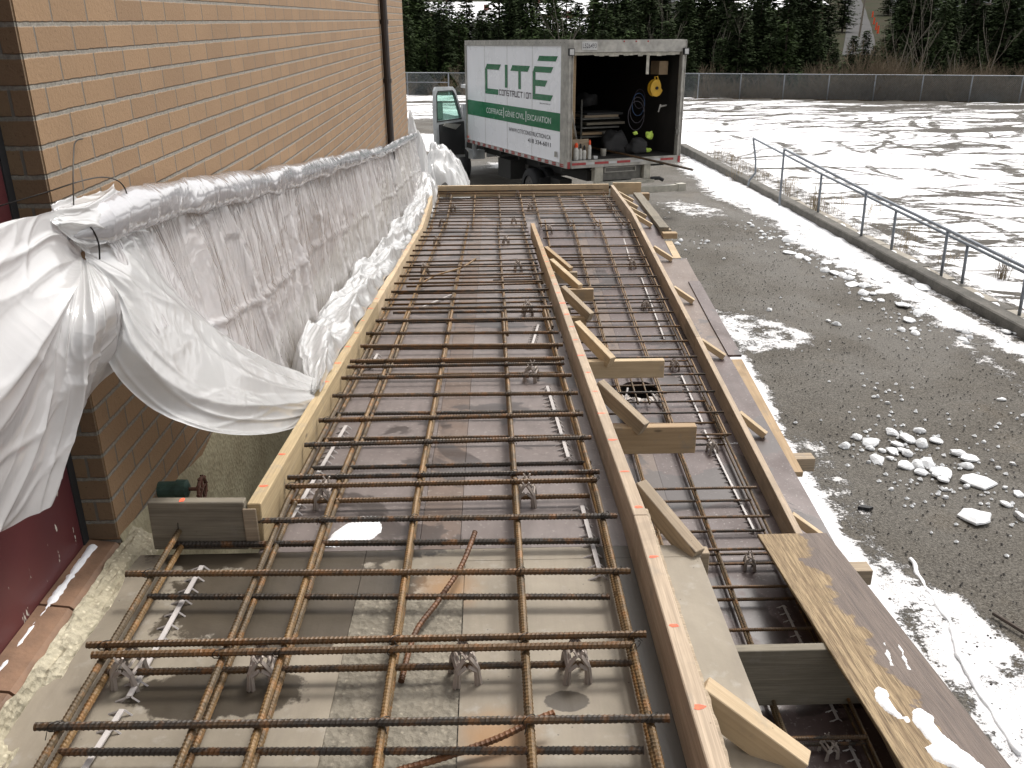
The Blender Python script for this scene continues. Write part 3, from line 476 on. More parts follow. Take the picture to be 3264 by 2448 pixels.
# sill bricks
for k in range(6):
    y1 = 2.150-k*.30; y0 = y1-.292
    mb = MB(); mb.add([(-1.122, y0, -1.322), (-1.050, y0, -1.332), (-1.037, y0, -1.345), (-1.034, y0, -1.43), (-1.122, y0, -1.43), (-1.122, y1, -1.322), (-1.050, y1, -1.332), (-1.037, y1, -1.345), (-1.034, y1, -1.43), (-1.122, y1, -1.43)],
        [(0, 1, 6, 5), (1, 2, 7, 6), (2, 3, 8, 7), (0, 4, 3, 2, 1), (5, 6, 7, 8, 9), (4, 0, 5, 9)])
    bpart('sill_brick', mb, M['brick_sill'])
mb = MB().box((-1.30, -.6, G), (-1.05, 2.15, -1.432)); bpart('lower_wall', mb, M['conc_found'])
mb = MB().tube([(-1.0, 9.36, 2.6), (-1.0, 9.36, -2.6)], .035, 12)
for z in (-.02, -.56, .6): mb.tube([(-1.0, 9.36, z-.02), (-1.0, 9.36, z+.02)], .042, 12)
bpart('downpipe', mb, M['pipe'], smooth=False)
# rough broken concrete along the slab edge
mb = MB(); ys = fr(.4, 2.24, .018); vs = []; K = 9
for y in ys:
    for k in range(K):
        t = k/(K-1); x = -1.036+.062*t+.022*noise.noise(Vector((y*6, t*2, 1)))*t; z = -1.336-.04*t**1.6+.018*noise.noise(Vector((y*9, t*4, 5)))+.01*noise.noise(Vector((y*30, t*12, 2)))
        bite = max(0, noise.noise(Vector((y*3.6, 4, 0)))-.12)*.16*math.sin(t*math.pi)**.5; vs.append((x, y, z-bite if k < K-1 else -1.40))
mb.add(vs, [(i*K+k, i*K+k+1, (i+1)*K+k+1, (i+1)*K+k) for i in range(len(ys)-1) for k in range(K-1)])
o = tag(mb.build('broken_slab_edge', M['conc_rough'], smooth=False), 'crumbling pale concrete edge between the brown sill and the near deck', 'concrete edge')
# snow line on the sill
mb = MB(); ys = fr(.9, 2.12, .012); vs = []; K = 5
for y in ys:
    w = (.009+.006*noise.noise(Vector((y*14, 0, 0)))+.004*noise.noise(Vector((y*60, 0, 0)))) * (1.1 if y > 1.86 else .38+.5*noise.noise(Vector((y*40, 2, 0)))); w = max(.001, w)
    for k in range(K):
        t = k/(K-1)*2-1; vs.append((-1.1+w*t*1.15, y, -1.327+.010*max(0, 1-t*t)**.5*min(1, w*70)+.003*noise.noise(Vector((y*80, t*3, 0)))))
mb.add(vs, [(i*K+k, i*K+k+1, (i+1)*K+k+1, (i+1)*K+k) for i in range(len(ys)-1) for k in range(K-1)])
tag(mb.build('snow_line', M['snow'], smooth=True), 'thin line of white snow lying on the brown brick sill under the red door', 'snow')
# valve
v = empty('wall_valve', (-1.03, 2.47, -1.345), label='green valve with rusty round handwheel sticking out of the wall base', cat='valve')
MB().tube([(-.03, 0, 0), (.045, 0, 0)], .026, 16).tube([(.045, 0, 0), (.05, 0, 0), (.075, 0, 0), (.082, 0, 0)], [.031, .031, .03, .016], 16).build('valve_body', M['valve'], v)
MB().tube([(.08, 0, 0), (.122, 0, 0)], .006, 8).build('stem', M['rustw'], v)
mb = MB(); R_ = .036
mb.tube([(.122, R_*math.cos(a*math.pi/12), R_*math.sin(a*math.pi/12)) for a in range(25)], .0055, 7)
for a in range(5): mb.tube([(.122, 0, 0), (.122, R_*math.cos(a*1.257), R_*math.sin(a*1.257))], .0038, 6)
for a in range(10): mb.tube([(.122, (R_+.004)*math.cos(a*.628), (R_+.004)*math.sin(a*.628)), (.122, (R_+.008)*math.cos(a*.628), (R_+.008)*math.sin(a*.628))], .0055, 6)
mb.build('handwheel', M['rustw'], v)
# ------------------------------------------------------------------ decks
def slab(name, x0, x1, y0, y1, H, off, mat, label, th=.018, group=None, cat='plywood sheet'):
    ys = [y0] + [b for b in (2.3, 4, 7, 9.6) if y0 < b < y1] + [y1]; mb = MB(); vs = []
    for y in ys:
        z = H(y)+off; vs += [(x0, y, z), (x1, y, z), (x1, y, z-th), (x0, y, z-th)]
    n = len(ys); fs = []
    for i in range(n-1):
        a, b = i*4, i*4+4; fs += [(a, a+1, b+1, b), (a+1, a+2, b+2, b+1), (a+2, a+3, b+3, b+2), (a+3, a, b, b+3)]
    fs += [(3, 2, 1, 0), (n*4-4, n*4-3, n*4-2, n*4-1)]
    mb.add(vs, fs); return tag(mb.build(name, mat), label, cat, group)
GD = 'plywood deck sheets under the bars'
D0 = -.14; e = .0015
slab('deck_panel', -1.02, -.36, .3, 2.14, HL, D0, M['near_deck'], 'stained deck sheet with dark wet blotches beside the crumbling sill', group=GD)
slab('deck_panel', -.36+e, -.085, 1.93+e, 2.14, HL, D0, M['near_deck'], 'small stained deck sheet above the gritty concrete patch', group=GD)
slab('deck_panel', -.085+e, .56, .3, 2.08, HL, D0, M['near_deck'], 'stained deck sheet running under the middle board at the near end', group=GD)
slab('deck_panel', -.085+e, .565, 2.08+e, 2.14, HL, D0, M['near_deck'], 'narrow filler strip at the end of the near deck', group=GD)
mb = MB(); xs = fr(-.359, -.0865, .007); ys = fr(.3, 1.93, .009)
vs = [(x, y, -1.372+.004*noise.noise(Vector((x*40, y*40, 0)))+.003*noise.noise(Vector((x*120, y*120, 0)))-.004*(1 if abs(y-1.93) < .01 else 0)) for y in ys for x in xs]; nx = len(xs)
mb.add(vs, [(j*nx+i, j*nx+i+1, (j+1)*nx+i+1, (j+1)*nx+i) for j in range(len(ys)-1) for i in range(nx-1)])
tag(mb.build('concrete_patch', M['conc_patch'], smooth=True), 'rough gritty concrete patch let into the near deck', 'concrete')
brk = [2.14, 4.42, 6.22, 6.37, 8.45, 9.6, 11.36]
lab = ['nearest', 'second', None, 'third', 'fourth', 'fifth']
for i in range(6):
    y0, y1 = brk[i]+e, brk[i+1]
    for j, (x0, x1, m, nm) in enumerate(((-.66, -.215, 'film_grey', 'left'), (-.215+e, -.1, 'film_brown', 'narrow brown'), (-.1+e, .37, 'film_grey', 'right'))):
        if lab[i] is None:
            if j == 2: x1 = 0.01
            slab('deck_panel', x0, x1, y0, y1, HL, D0, M[m], '%s piece of decking beside the dark rectangular gap in the left bay' % nm, group=GD); continue
        slab('deck_panel', x0, x1, y0, y1, HL, D0, M[m], '%s lilac grey sheet of the left bay deck, %s crosswise row from the near end' % (nm, lab[i]) if j != 1 else 'narrow brown strip between lilac sheets of the left bay, %s from the near end' % lab[i], group=GD)
slab('deck_panel', .37+e, 1.53, 9.6+e, 11.36, HL, D0, M['film_grey'], 'wide grey brown sheet of the far landing deck', group=GD)
# right bay, round hole at (1.12, 6.33)
for i, (y0, y1) in enumerate(((.9, 2.3), (2.3, 4.0), (4.0, 5.15), (6.5, 8.3), (8.3, 9.6))):
    w = ('nearest', 'second', 'third', 'fourth', 'fifth')[i]
    for j, (x0, x1, m) in enumerate(((.25, .86, 'film_purple'), (.86+e, 1.0, 'film_brown'), (1.0+e, 1.61, 'film_purple'))):
        slab('deck_panel', x0, x1, y0+e, y1, HR, D0, M[m], '%s of the right bay deck, %s row from the near end' % (('purple left sheet', 'narrow brown strip', 'purple right sheet')[j], w), group=GD)
cx, cy, rr = 1.045, 5.90, .140; n = 40; mb = MB(); vs = []
for k in range(n):
    a = 2*math.pi*k/n; jag = rr*(1+.06*noise.noise(Vector((math.cos(a)*3, math.sin(a)*3, 7)))); c, s = math.cos(a), math.sin(a)
    tx = (1.61-cx)/c if c > 1e-6 else (.25-cx)/c if c < -1e-6 else 9; ty = (6.5-cy)/s if s > 1e-6 else (5.15+e-cy)/s if s < -1e-6 else 9; t = min(tx, ty)
    ox, oy = cx+c*t, cy+s*t; vs += [(cx+c*jag, cy+s*jag, HR(cy+s*jag)+D0), (ox, oy, HR(oy)+D0), (cx+c*jag, cy+s*jag, HR(cy+s*jag)+D0-.018)]
fs = []
for k in range(n):
    a, b = 3*k, 3*((k+1) % n); fs += [(a, a+1, b+1, b), (a, b, b+2, a+2)]
mb.add(vs, fs); tag(mb.build('deck_panel', M['film_purple']), 'purple sheet of the right bay deck with a ragged round hole', 'plywood sheet', GD)
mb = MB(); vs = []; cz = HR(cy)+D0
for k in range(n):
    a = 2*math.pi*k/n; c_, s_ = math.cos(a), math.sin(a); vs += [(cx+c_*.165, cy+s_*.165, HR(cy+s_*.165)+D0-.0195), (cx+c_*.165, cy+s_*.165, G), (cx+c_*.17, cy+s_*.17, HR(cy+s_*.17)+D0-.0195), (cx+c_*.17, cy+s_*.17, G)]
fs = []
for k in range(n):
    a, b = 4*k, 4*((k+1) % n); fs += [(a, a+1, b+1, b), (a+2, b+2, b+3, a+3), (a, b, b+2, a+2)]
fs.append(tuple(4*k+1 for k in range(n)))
tag(mb.add(vs, fs).build('hole_shade_tube', M['dark']), 'dark round tube added under the ragged hole in the right deck to block light', 'shade tube')  # tube added below the deck to keep light out of the hole
# torn cardboard-like shards round the hole
mb = MB()
for k in range(26):
    a = math.pi*(1.05+.95*k/26)+random.uniform(-.05, .05); r0 = rr*random.uniform(.98, 1.1); r1 = r0+random.uniform(.02, .05); x, y = cx+math.cos(a)*r0, cy+math.sin(a)*r0
    x2, y2 = cx+math.cos(a)*r1, cy+math.sin(a)*r1; px_, py_ = -math.sin(a)*.018, math.cos(a)*.018; z = HR(y)+D0+.003; h = random.uniform(0, .02)
    mb.add([(x-px_, y-py_, z+h), (x+px_, y+py_, z+h*.6), (x2+px_*.6, y2+py_*.6, z+.001), (x2-px_*.5, y2-py_*.5, z+.001)], [(0, 1, 2, 3)])
tag(mb.build('rubble', M['chair']), 'ring of broken grey chips round the hole in the right deck', 'debris')
# beams under the decks, protruding ends are what one sees
jn = [(2.125, .60, .12, 'wood_old', 'chipped short joist end by the second brace'), (3.135, .79, .115, 'wood', 'long tan joist end crossing the right bay below the round hole'), (4.115, .85, .092, 'wood_fresh', 'longest pale joist end above the round hole'), (5.13, .57, .09, 'wood', 'short joist end behind the third far brace'), (5.42, .50, .09, 'wood_grey', 'stubby greenish joist end in shadow'), (6.035, .715, .089, 'wood', 'tan joist end under the second farthest brace'), (6.755, .67, .089, 'wood_old', 'greyish joist end under the farthest brace')]
for y, x1, h, m, lb in jn:
    y2 = y+.019; z = HL(y)-.16; board('joist', (-.62, y2, z), (x1, y2, z), .038, h, M[m], lb, 'joist', 'joists under the left bay')
board('joist', (.44, 2.97, -2.402), (1.585, 2.97, -2.402), .045, .286, M['wood_grey'], 'deep grey green plank on edge under the soaked plywood, nearest the camera', 'joist')
for i, y in enumerate((7.9, 9.0, 10.1, 11.2)):
    board('joist', (-.62, y, HL(y)-.16), (.36 if y < 9.5 else 1.5, y, HL(y)-.16), .038, .14, M['wood'], 'hidden deck joist under the far part, %s from the near side' % nth(i+1), 'joist', 'joists under the left bay')
# legs carrying it all
for i, (x, y) in enumerate([(-.5, 3), (-.5, 6), (-.5, 9), (.3, 3), (.3, 6), (.3, 9), (1.5, 3), (1.5, 6), (1.5, 9), (1.5, 11.2)]):
    z = (HL(y) if x < 1 else HR(y))-.31 if y < 9.6 else -2.3
    board('shore_post', (x, y, G), (x, y, z-.001), .089, .089, M['wood_old'], 'square timber post shoring the deck, %s of ten' % nth(i+1), 'post', 'shoring posts')
for i, y in enumerate((3.93, 5.02, 6.6, 8.2, 9.55, 9.98, 11.0)):
    z = HR(y)-.162; x1 = {3.93: 1.96, 5.02: 2.02, 9.55: 1.95, 9.98: 1.93}.get(y, 1.80)
    board('cross_beam', (.4, y, z), (x1, y, z), .089, .089, M['wood_old'], 'square timber beam end sticking out under the right edge, %s from the near end' % nth(i+1), 'beam', 'beams under the right bay')
# ------------------------------------------------------------------ formwork edges
ml = DATA['MKL']; mm = DATA['MKM']
def edge_line(name, X, H, y0, y1, mat, lb, marks=(), h=.14, w=.038, side=1, cat='form board', group='formwork edge boards', dz=0):
    a = (X(y0)+side*w/2, y0, H(y0)+dz); b = (X(y1)+side*w/2, y1, H(y1)+dz)
    return board(name, a, b, w, h, M[mat], lb, cat, group, [abs(y-y0)*math.hypot(1, (b[2]-a[2])/(y1-y0)) for y in marks if min(y0, y1)+.02 < y < max(y0, y1)-.02] or None)
edge_line('form_board', XL, HL, 2.17, 4.9, 'wood_pale', 'left edge board nearest the valve, cement stained with orange marks', ml, side=-1)
edge_line('form_board', XL, HL, 4.902, 8.6, 'wood_fresh', 'left edge board beside the bunched white plastic', ml, side=-1)
edge_line('form_board', XL, HL, 8.602, 9.8, 'wood_fresh', 'short left edge board that bends outward at the landing', ml, side=-1)
edge_line('form_board', XL, HL, 9.802, 11.36, 'wood_fresh', 'left edge board of the far landing', (), side=-1)
# pale inner face strip of the left board
board('form_board', (-.945, 2.165, -1.21), (-.685, 2.165, -1.215), .030, .15, M['wood_grey'], 'short grey return board running from the left form to the wall', 'form board', 'formwork edge boards', [.09])
board('nailing_cleat', (-.69, 2.146, -1.232), (-.652, 2.146, -1.232), .006, .125, M['wood_old'], 'narrow upright strip at the corner of the grey return board', 'cleat')
board('form_board', (-.69, 11.379, -1.94), (1.5, 11.379, -1.94), .038, .14, M['wood_fresh'], 'pale end board across the far side of the landing', 'form board', 'formwork edge boards')
board('form_board', (1.565, 11.50, -1.945), (1.93, 11.50, -1.945), .038, .15, M['wood_fresh'], 'short fresh board beyond the corner at the far right', 'form board', 'formwork edge boards')
edge_line('form_board', XM, HL, .55, 2.07, 'wood_edge', 'near middle board, splintered top with orange paint spots', mm, side=1)
edge_line('form_board', XM, HL, 2.072, 5.6, 'wood_edge', 'long middle board dividing the two bays, marked in orange', mm, side=1)
edge_line('form_board', XM, HL, 5.602, 8.75, 'wood', 'far middle board ending before the landing, covered in orange ticks', mm, side=1)
mb = MB(); ys = fr(.55, 2.12, .012); vs = []
for y in ys:
    w = .007+.004*noise.noise(Vector((y*30, 0, 0))); z = -1.236-.006*abs(noise.noise(Vector((y*45, 3, 0))))
    x0 = XM(y)+.0385; vs += [(x0, y, z), (x0+w, y, z-.001), (x0+w, y, -1.37), (x0, y, -1.37)]
mb.add(vs, [(i*4+k, i*4+k+1, (i+1)*4+k+1, (i+1)*4+k) for i in range(len(ys)-1) for k in range(3)])
tag(mb.build('plywood_strip', M['wood_old']), 'thin crumbling plywood strip nailed along the near middle board', 'plywood strip')
edge_line('form_board', XR, HR, 3.7, 6.5, 'wood_edge', 'right edge board nearest the soaked plank', (), side=1)
edge_line('form_board', XR, HR, 6.502, 9.6, 'wood_edge', 'middle right edge board beside the purple outer sheets', (), side=1)
edge_line('form_board', XR, HR, 9.602, 11.36, 'wood_edge', 'far right edge board of the landing', (), side=1)
edge_line('form_board', XR, HR, .9, 3.698, 'wood_edge', 'right edge board hidden under the soaked plank', (), side=1)
# ------------------------------------------------------------------ braces
GB = 'slanting 2x4 braces on the middle board'
mbr = [((.430, 7.069, -1.700), (.625, 6.79, -1.835), 'wood'), ((.432, 6.416, -1.636), (.625, 6.06, -1.765), 'wood_fresh'), ((.430, 5.315, -1.527), (.600, 5.11, -1.672), 'wood_old'), ((.422, 4.32, -1.427), (.590, 4.09, -1.575), 'wood_fresh'), ((.416, 3.27, -1.330), (.590, 3.11, -1.478), 'wood_old'), ((.416, 2.29, -1.25), (.560, 2.08, -1.385), 'wood_old'), ((.412, 1.43, -1.245), (.612, 1.335, -1.385), 'wood_fresh')]
lbm = ['farthest', 'second farthest', 'third farthest', 'fourth, pale yellow', 'splintered fifth', 'nail-stained sixth', 'nearest, fresh yellow']
for (a, b, m), l in zip(mbr, lbm):
    a, b = Vector(a), Vector(b); d = (b-a).normalized(); b2 = b + Vector((0, 0, .012)); a2 = a+Vector((0, 0, .0))
    board('brace', a2+Vector((.01, 0, .004)), b2+Vector((0, 0, .022)), .038 if m != 'wood_fresh' or a.y > 2 else .043, .06 if a.y > 2 else .07, M[m], l+' slanting brace from the middle board down to a joist', 'brace', GB, bev=.002)
rbr = [((1.567, 10.93, -1.955), (1.75, 10.89)), ((1.555, 10.53, -1.955), (1.74, 10.48)), ((1.565, 9.98, -1.955), (1.755, 9.96)), ((1.56, 9.59, -1.955), (1.745, 9.53)), ((1.60, 8.59, -2.068), (1.78, 8.51)), ((1.605, 7.56, -2.183), (1.775, 7.48)), ((1.612, 6.47, -2.291), (1.785, 6.38)), ((1.615, 5.315, -2.391), (1.77, 5.20)), ((1.615, 4.18, -2.489), (1.77, 4.12))]
for i, (a, b) in enumerate(rbr):
    b = (b[0], b[1], HR(b[1])-.14+.040); x = Vector(b)-Vector(a); 
    board('brace', Vector(a), Vector(b), .038, .045, M['wood_fresh'], '%s brace from the near end on the outside of the right edge board' % nth(9-i), 'brace', 'braces along the outer right edge', bev=.002)
# ------------------------------------------------------------------ outer sheets and planks
GO = 'sheets outside the right edge board'
def outer(x0, x1, y0, y1, off, mat, lb, th=.018, group=GO, name='outer_sheet', cat='plywood sheet'): return slab(name, x0, x1, y0, y1, HR, off, M[mat], lb, th, group, cat)
outer(1.5+.112, 1.83, 2.4, 6.44, D0, 'film_purple', 'long purple brown sheet outside the nearer right edge')
outer(1.612, 1.82, 6.442, 7.55, D0, 'film_brown', 'lilac brown outer sheet with a nick, beside a step in the edge')
outer(1.822, 1.925, 6.44, 7.98, D0+.012, 'film_purple', 'narrow dark strip overlapping the outer sheet')
outer(1.6, 1.925, 7.552, 8.6, D0+.0, 'film_brown', 'wide reddish brown outer sheet by the gravel')
outer(1.6, 1.80, 8.602, 11.3, D0, 'film_purple', 'far purple outer sheet under the four close braces')
outer(1.802, 1.875, 8.602, 9.1, D0+.004, 'wood_fresh', 'small pale board with a knot at the outer edge', .038, None, 'outer_board', 'board')
board('outer_board', (1.875, 6.40, HR(6.4)-.145), (1.845, 4.81, HR(4.8)-.145), .085, .038, M['wood'], 'long tan 2x4 along the outer edge with rusty nail holes', 'board')
board('outer_board', (1.86, 11.35, -2.045), (1.83, 9.31, -2.045), .10, .04, M['wood_grey'], 'olive grey plank lying on blocks at the far outer edge', 'board')
board('block', (1.80, 9.24, -2.085), (1.95, 9.24, -2.085), .089, .06, M['wood'], 'short square block under the end of the olive plank', 'block')
board('block', (1.86, 11.39, -2.06), (2.02, 11.39, -2.06), .089, .089, M['wood'], 'square block at the far end of the olive plank', 'block')
slab('ply_offcut', 1.84, 1.99, 10.45, 11.1, HR, -.20, M['film_brown'], 'reddish plywood offcut poking out past the olive plank', .02, None, 'plywood offcut')
# soaked plywood plank lying over the right edge
o = board('plank', (1.5325, 3.95, -2.472), (1.5325, .9, -2.213), .36, .018, M['ply_old'], 'wide soaked plywood plank with peeling grain lying over the right edge', 'plank')
for i in range(3):
    pass
def snowpatch(name, lab, pts, z, h, mat='snow', res=.012, cat='snow patch', sl=0):
    x0, x1 = min(p[0] for p in pts), max(p[0] for p in pts); y0, y1 = min(p[1] for p in pts), max(p[1] for p in pts)
    nx = max(3, int((x1-x0)/res)); ny = max(3, int((y1-y0)/res)); vs = []; ok = {}; fs = []
    for j in range(ny+1):
        for i in range(nx+1):
            x = x0+(x1-x0)*i/nx; y = y0+(y1-y0)*j/ny; d = edge_d(x, y, pts)*(1 if in_poly(x, y, pts) else -1)+.012*noise.noise(Vector((x*22, y*22, 0)))
            zz = z(x, y) + (h*min(1, max(0, d)/.03)**.6*(1+.5*noise.noise(Vector((x*30, y*30, 4)))) if d > 0 else -.004)
            ok[(i, j)] = d; vs.append((x, y, zz))
    for j in range(ny):
        for i in range(nx):
            if max(ok[(i, j)], ok[(i+1, j)], ok[(i, j+1)], ok[(i+1, j+1)]) > 0: a = j*(nx+1)+i; fs.append((a, a+1, a+nx+2, a+nx+1))
    return tag(MB().add(vs, fs).build(name, M[mat], smooth=True), lab, cat)
pz = lambda x, y: -2.472+.0849*(3.95-y)
for nm_, l_, pts_ in DATA['PATCH']: snowpatch(nm_, l_, pts_, pz, .012 if nm_ == 'snow_patch' else .005, 'snow' if nm_ == 'snow_patch' else 'ice', .006, 'snow patch' if nm_ == 'snow_patch' else 'ice')
snowpatch('snow_patch', 'small snow heap on the wet deck beside the left form corner', [(-.50, 2.16), (-.38, 2.17), (-.33, 2.24), (-.34, 2.33), (-.40, 2.33), (-.47, 2.24)], lambda x, y: HL(y)+D0, .012, res=.006)
# ------------------------------------------------------------------ reinforcing bars
cache = {}
def rebar_mesh(L, ribs, r=.0075):
    key = (round(L, 3), ribs, r)
    if key in cache: return cache[key]
    vs = []; fs = []; n = 8 if ribs else 6
    step = .0033 if ribs else L; m = max(1, int(L/step))
    for i in range(m+1):
        x = L*i/m
        for k in range(n):
            th = 2*math.pi*k/n; rr = r
            if ribs:
                ph = x/.0105 + (k/n)*2*1; q = math.sin(2*math.pi*ph); rr = r + (.0013 if q > .45 else 0) + (.0008 if k in (0, 4) else 0)
            vs.append((x, rr*math.cos(th), rr*math.sin(th)))
    for i in range(m):
        for k in range(n): fs.append((i*n+k, i*n+(k+1) % n, (i+1)*n+(k+1) % n, (i+1)*n+k)[::-1])
    fs += [tuple(range(n)), tuple(range(m*n+n-1, m*n-1, -1))]
    me = MB().add(vs, fs).mesh('rebar'); me.polygons.foreach_set('use_smooth', [not ribs]*len(me.polygons)); cache[key] = me; return me
def rebar(p0, p1, lb, group, mat='rebar', r=.0075, near=None):
    mt, L = frame(p0, p1, random.uniform(0, 6)); ribs = (max(p0[1], p1[1]) < 5.2 and p0[0] < .45) or (max(p0[1], p1[1]) < 5 and p0[0] > .4)
    if near is not None: ribs = near
    me = rebar_mesh(L, ribs, r); o = bpy.data.objects.new('rebar', me); COL.objects.link(o)
    if not me.materials: me.materials.append(M[mat])
    o.matrix_world = mt; return tag(o, lb, 'rebar', group)
for key, H, nm in (('LB', HL, 'left bay'), ('AB', HL, 'far landing'), ('RB', HR, 'right bay')):
    cnt = [0, 0]
    for l, xa, ya, xb, yb in DATA[key]:
        cnt[l] += 1; off = (-.055, -.108)[l]; ya2, yb2 = ya, yb
        if key == 'RB':
            xa = min(xa, .47 if ya < 8.2 else xa); xa = .45 if ya < 8.2 else xa
            if ya > 5.9 and ya < 6.3 and l == 1: xb = 1.5
            sl = (yb-ya)/(max(.2, xb-DATA[key][0][1])) if False else 0; ya2 = yb - sl
            xb = max(xb, 1.47)
        wob = random.uniform(-.002, .002); j = random.uniform(-.004, .004)
        rebar((xa, ya2, H(ya2)+off+wob), (xb, yb2+j, H(yb2)+off+wob), '%s crosswise bar of the %s mat in the %s, counted from the near end' % (nth(cnt[l]), ('upper', 'lower')[l], nm), 'crosswise bars of the %s' % nm, r=.0078 if l == 0 else .0074)
def long_bars(xs, H, y0, y1, nm, offs=(-.0705, -.112), laps=(4.95,)):
    for l, off in enumerate(offs):
        for i, x in enumerate(xs):
            cuts = [y0]+[c+random.uniform(-.15, .15) for c in laps if y0+.5 < c < y1-.5]+[y1]
            for s_, (a, b) in enumerate(zip(cuts, cuts[1:])):
                if s_: a -= random.uniform(.3, .6)
                dx = .016*s_*(-1 if x < 0 else 1); x_ = x+random.uniform(-.004, .004)+dx
                ys = [a]+[c for c in (2.3, 4, 7, 9.6) if a < c < b]+[b]
                P_ = [Vector((x_+random.uniform(-.003, .003), y, H(y)+off)) for y in ys]; mt, L = frame(P_[0], P_[-1]); inv = mt.inverted(); Q = [inv @ p for p in P_]
                near = b < 5.6; st = .0033 if near else .3; pts = []; d = 0
                for p, q in zip(Q, Q[1:]):
                    n = max(1, int((q-p).length/st)); pts += [p.lerp(q, k/n) for k in range(n)]
                pts.append(Q[-1]); ph = random.random()
                mb = MB(); n_ = 8 if near else 6; vs = []
                for k, p in enumerate(pts):
                    for j in range(n_):
                        th = 2*math.pi*j/n_; rr = .0072
                        if near and math.sin(2*math.pi*(p.x/.0105+(j/n_)*2+ph)) > .45: rr += .0013
                        if near and j in (0, 4): rr += .0008
                        vs.append((p.x, p.y+rr*math.cos(th), p.z+rr*math.sin(th)))
                m_ = len(pts)-1
                mb.add(vs, [(k*n_+j, k*n_+(j+1) % n_, (k+1)*n_+(j+1) % n_, (k+1)*n_+j)[::-1] for k in range(m_) for j in range(n_)]+[tuple(range(n_)), tuple(range(m_*n_+n_-1, m_*n_-1, -1))])
                o = mb.build('rebar', M['rebar_long']); o.matrix_world = mt
                tag(o, '%s lengthwise bar from the left, %s mat, %s%s' % (nth(i+1), ('upper', 'lower')[l], nm, '' if len(cuts) < 3 else (', nearer half', ', farther half')[s_]), 'rebar', 'lengthwise bars of the %s' % nm)
LX = [-.61, -.478, -.228, .060, .305]
long_bars([-.872], HL, .6, 2.19, 'beside the crumbling sill')
long_bars(LX, HL, .6, 9.55, 'left bay')
long_bars([-.64, -.478, -.19, .106, .373, .533, .85, 1.134, 1.42], HL, 9.35, 11.3, 'far landing')
long_bars([.575, .872, 1.158, 1.470], HR, 1.0, 9.6, 'right bay', laps=(5.6,))
# short bars crossing the round hole, loose bars
GL = 'short bars over the round hole'
for x in (.985, 1.065): rebar((x+.01, 5.62, HR(5.62)-.100), (x+.015, 6.2, HR(6.2)-.100), 'short lengthwise bar over the round hole, %s of two' % ('left' if x < 1.03 else 'right'), GL, 'rebar_long')
rebar((.92, 5.72, HR(5.7)-.125), (.96, 5.88, HR(5.9)-.115), 'short slanting bar left of the round hole', GL, 'strip', near=True)
rebar((1.16, 5.62, HR(5.6)-.125), (1.12, 5.84, HR(5.8)-.118), 'short slanting bar right of the round hole', GL, 'strip', near=True)
def bent(pts, lb, mat='rebar_orange', r=.0065):
    P_ = [Vector(p) for p in pts]; fine = []
    for i in range(len(P_)-1):
        p0, p1, p2, p3 = P_[max(i-1, 0)], P_[i], P_[i+1], P_[min(i+2, len(P_)-1)]; n = max(4, int((p2-p1).length/.0035))
        for k in range(n):
            t = k/n; fine.append(.5*((2*p1)+(p2-p0)*t+(2*p0-5*p1+4*p2-p3)*t*t+(3*p1-p0-3*p2+p3)*t**3))
    fine.append(P_[-1]); mb = MB().tube(fine, [r+(.0011 if i % 3 == 0 else 0) for i in range(len(fine))], 8)
    return tag(mb.build('bent_rebar', M[mat]), lb, 'rebar', 'loose bent bars')
bent([(-.215, 1.60, -1.365), (-.195, 1.75, -1.352), (-.145, 1.86, -1.34), (-.09, 1.98, -1.318), (-.055, 2.10, -1.29)], 'bent rusty bar curving up from the gritty patch')
bent([(-.20, 1.34, -1.362), (-.10, 1.365, -1.352), (.0, 1.395, -1.338), (.07, 1.425, -1.325), (.115, 1.44, -1.318)], 'bright red rusted bar with a pale cement tip lying near the bottom')
bent([(-.225, 1.21, -1.366), (-.215, 1.26, -1.355), (-.17, 1.285, -1.345)], 'small curled bar end in the gritty patch')
bent([(-.50, 5.9, -1.68), (-.40, 6.2, -1.69), (-.22, 6.45, -1.70), (-.12, 6.75, -1.71)], 'thin curved bar lying loose halfway along the left bay', 'rebar_long')
# ------------------------------------------------------------------ plastic bar chairs, bolster strips
def chair_mesh(hgt=.075, w=.058, dpt=.055):
    mb = MB(); t = .0045
    for s in (-1, 1):
        y = s*dpt/2
        for (a, b) in (((-w/2, 0), (-w/2+.006, hgt*.62)), ((w/2, 0), (w/2-.006, hgt*.62)), ((-w/2+.006, hgt*.62), (-.006, hgt)), ((w/2-.006, hgt*.62), (.006, hgt)), ((-.020, hgt*.5), (-.003, hgt*.68)), ((.020, hgt*.5), (.003, hgt*.68)), ((-.020, hgt*.5), (-.021, 0)), ((.020, hgt*.5), (.021, 0))):
            mb.tube([(a[0], y, a[1]), (b[0], y, b[1])], .0055, 4)
    for x, z in ((-w/2+.006, hgt*.62), (w/2-.006, hgt*.62), (0, hgt), (-.018, hgt*.85), (.018, hgt*.85), (-.02, hgt*.5), (.02, hgt*.5)):
        mb.tube([(x, -dpt/2, z), (x, dpt/2, z)], .0042, 4)
    for s in (-1, 1):
        mb.tube([(s*.003, -dpt/2, hgt), (s*.010, -dpt/2, hgt+.014)], .003, 4); mb.tube([(s*.003, dpt/2, hgt), (s*.010, dpt/2, hgt+.014)], .003, 4)
    return mb.mesh('bar_chair')
cm = chair_mesh(); cm.materials.append(M['chair'])
where = {0: 'under the left-centre bars near the bottom', 1: 'right of the bent red bar near the bottom', 2: 'at the lower left by the crumbling sill', 3: 'between two long bars at the lower left', 4: 'right of the snow heap, behind the middle long bars', 5: 'beside the snow heap and left form corner'}
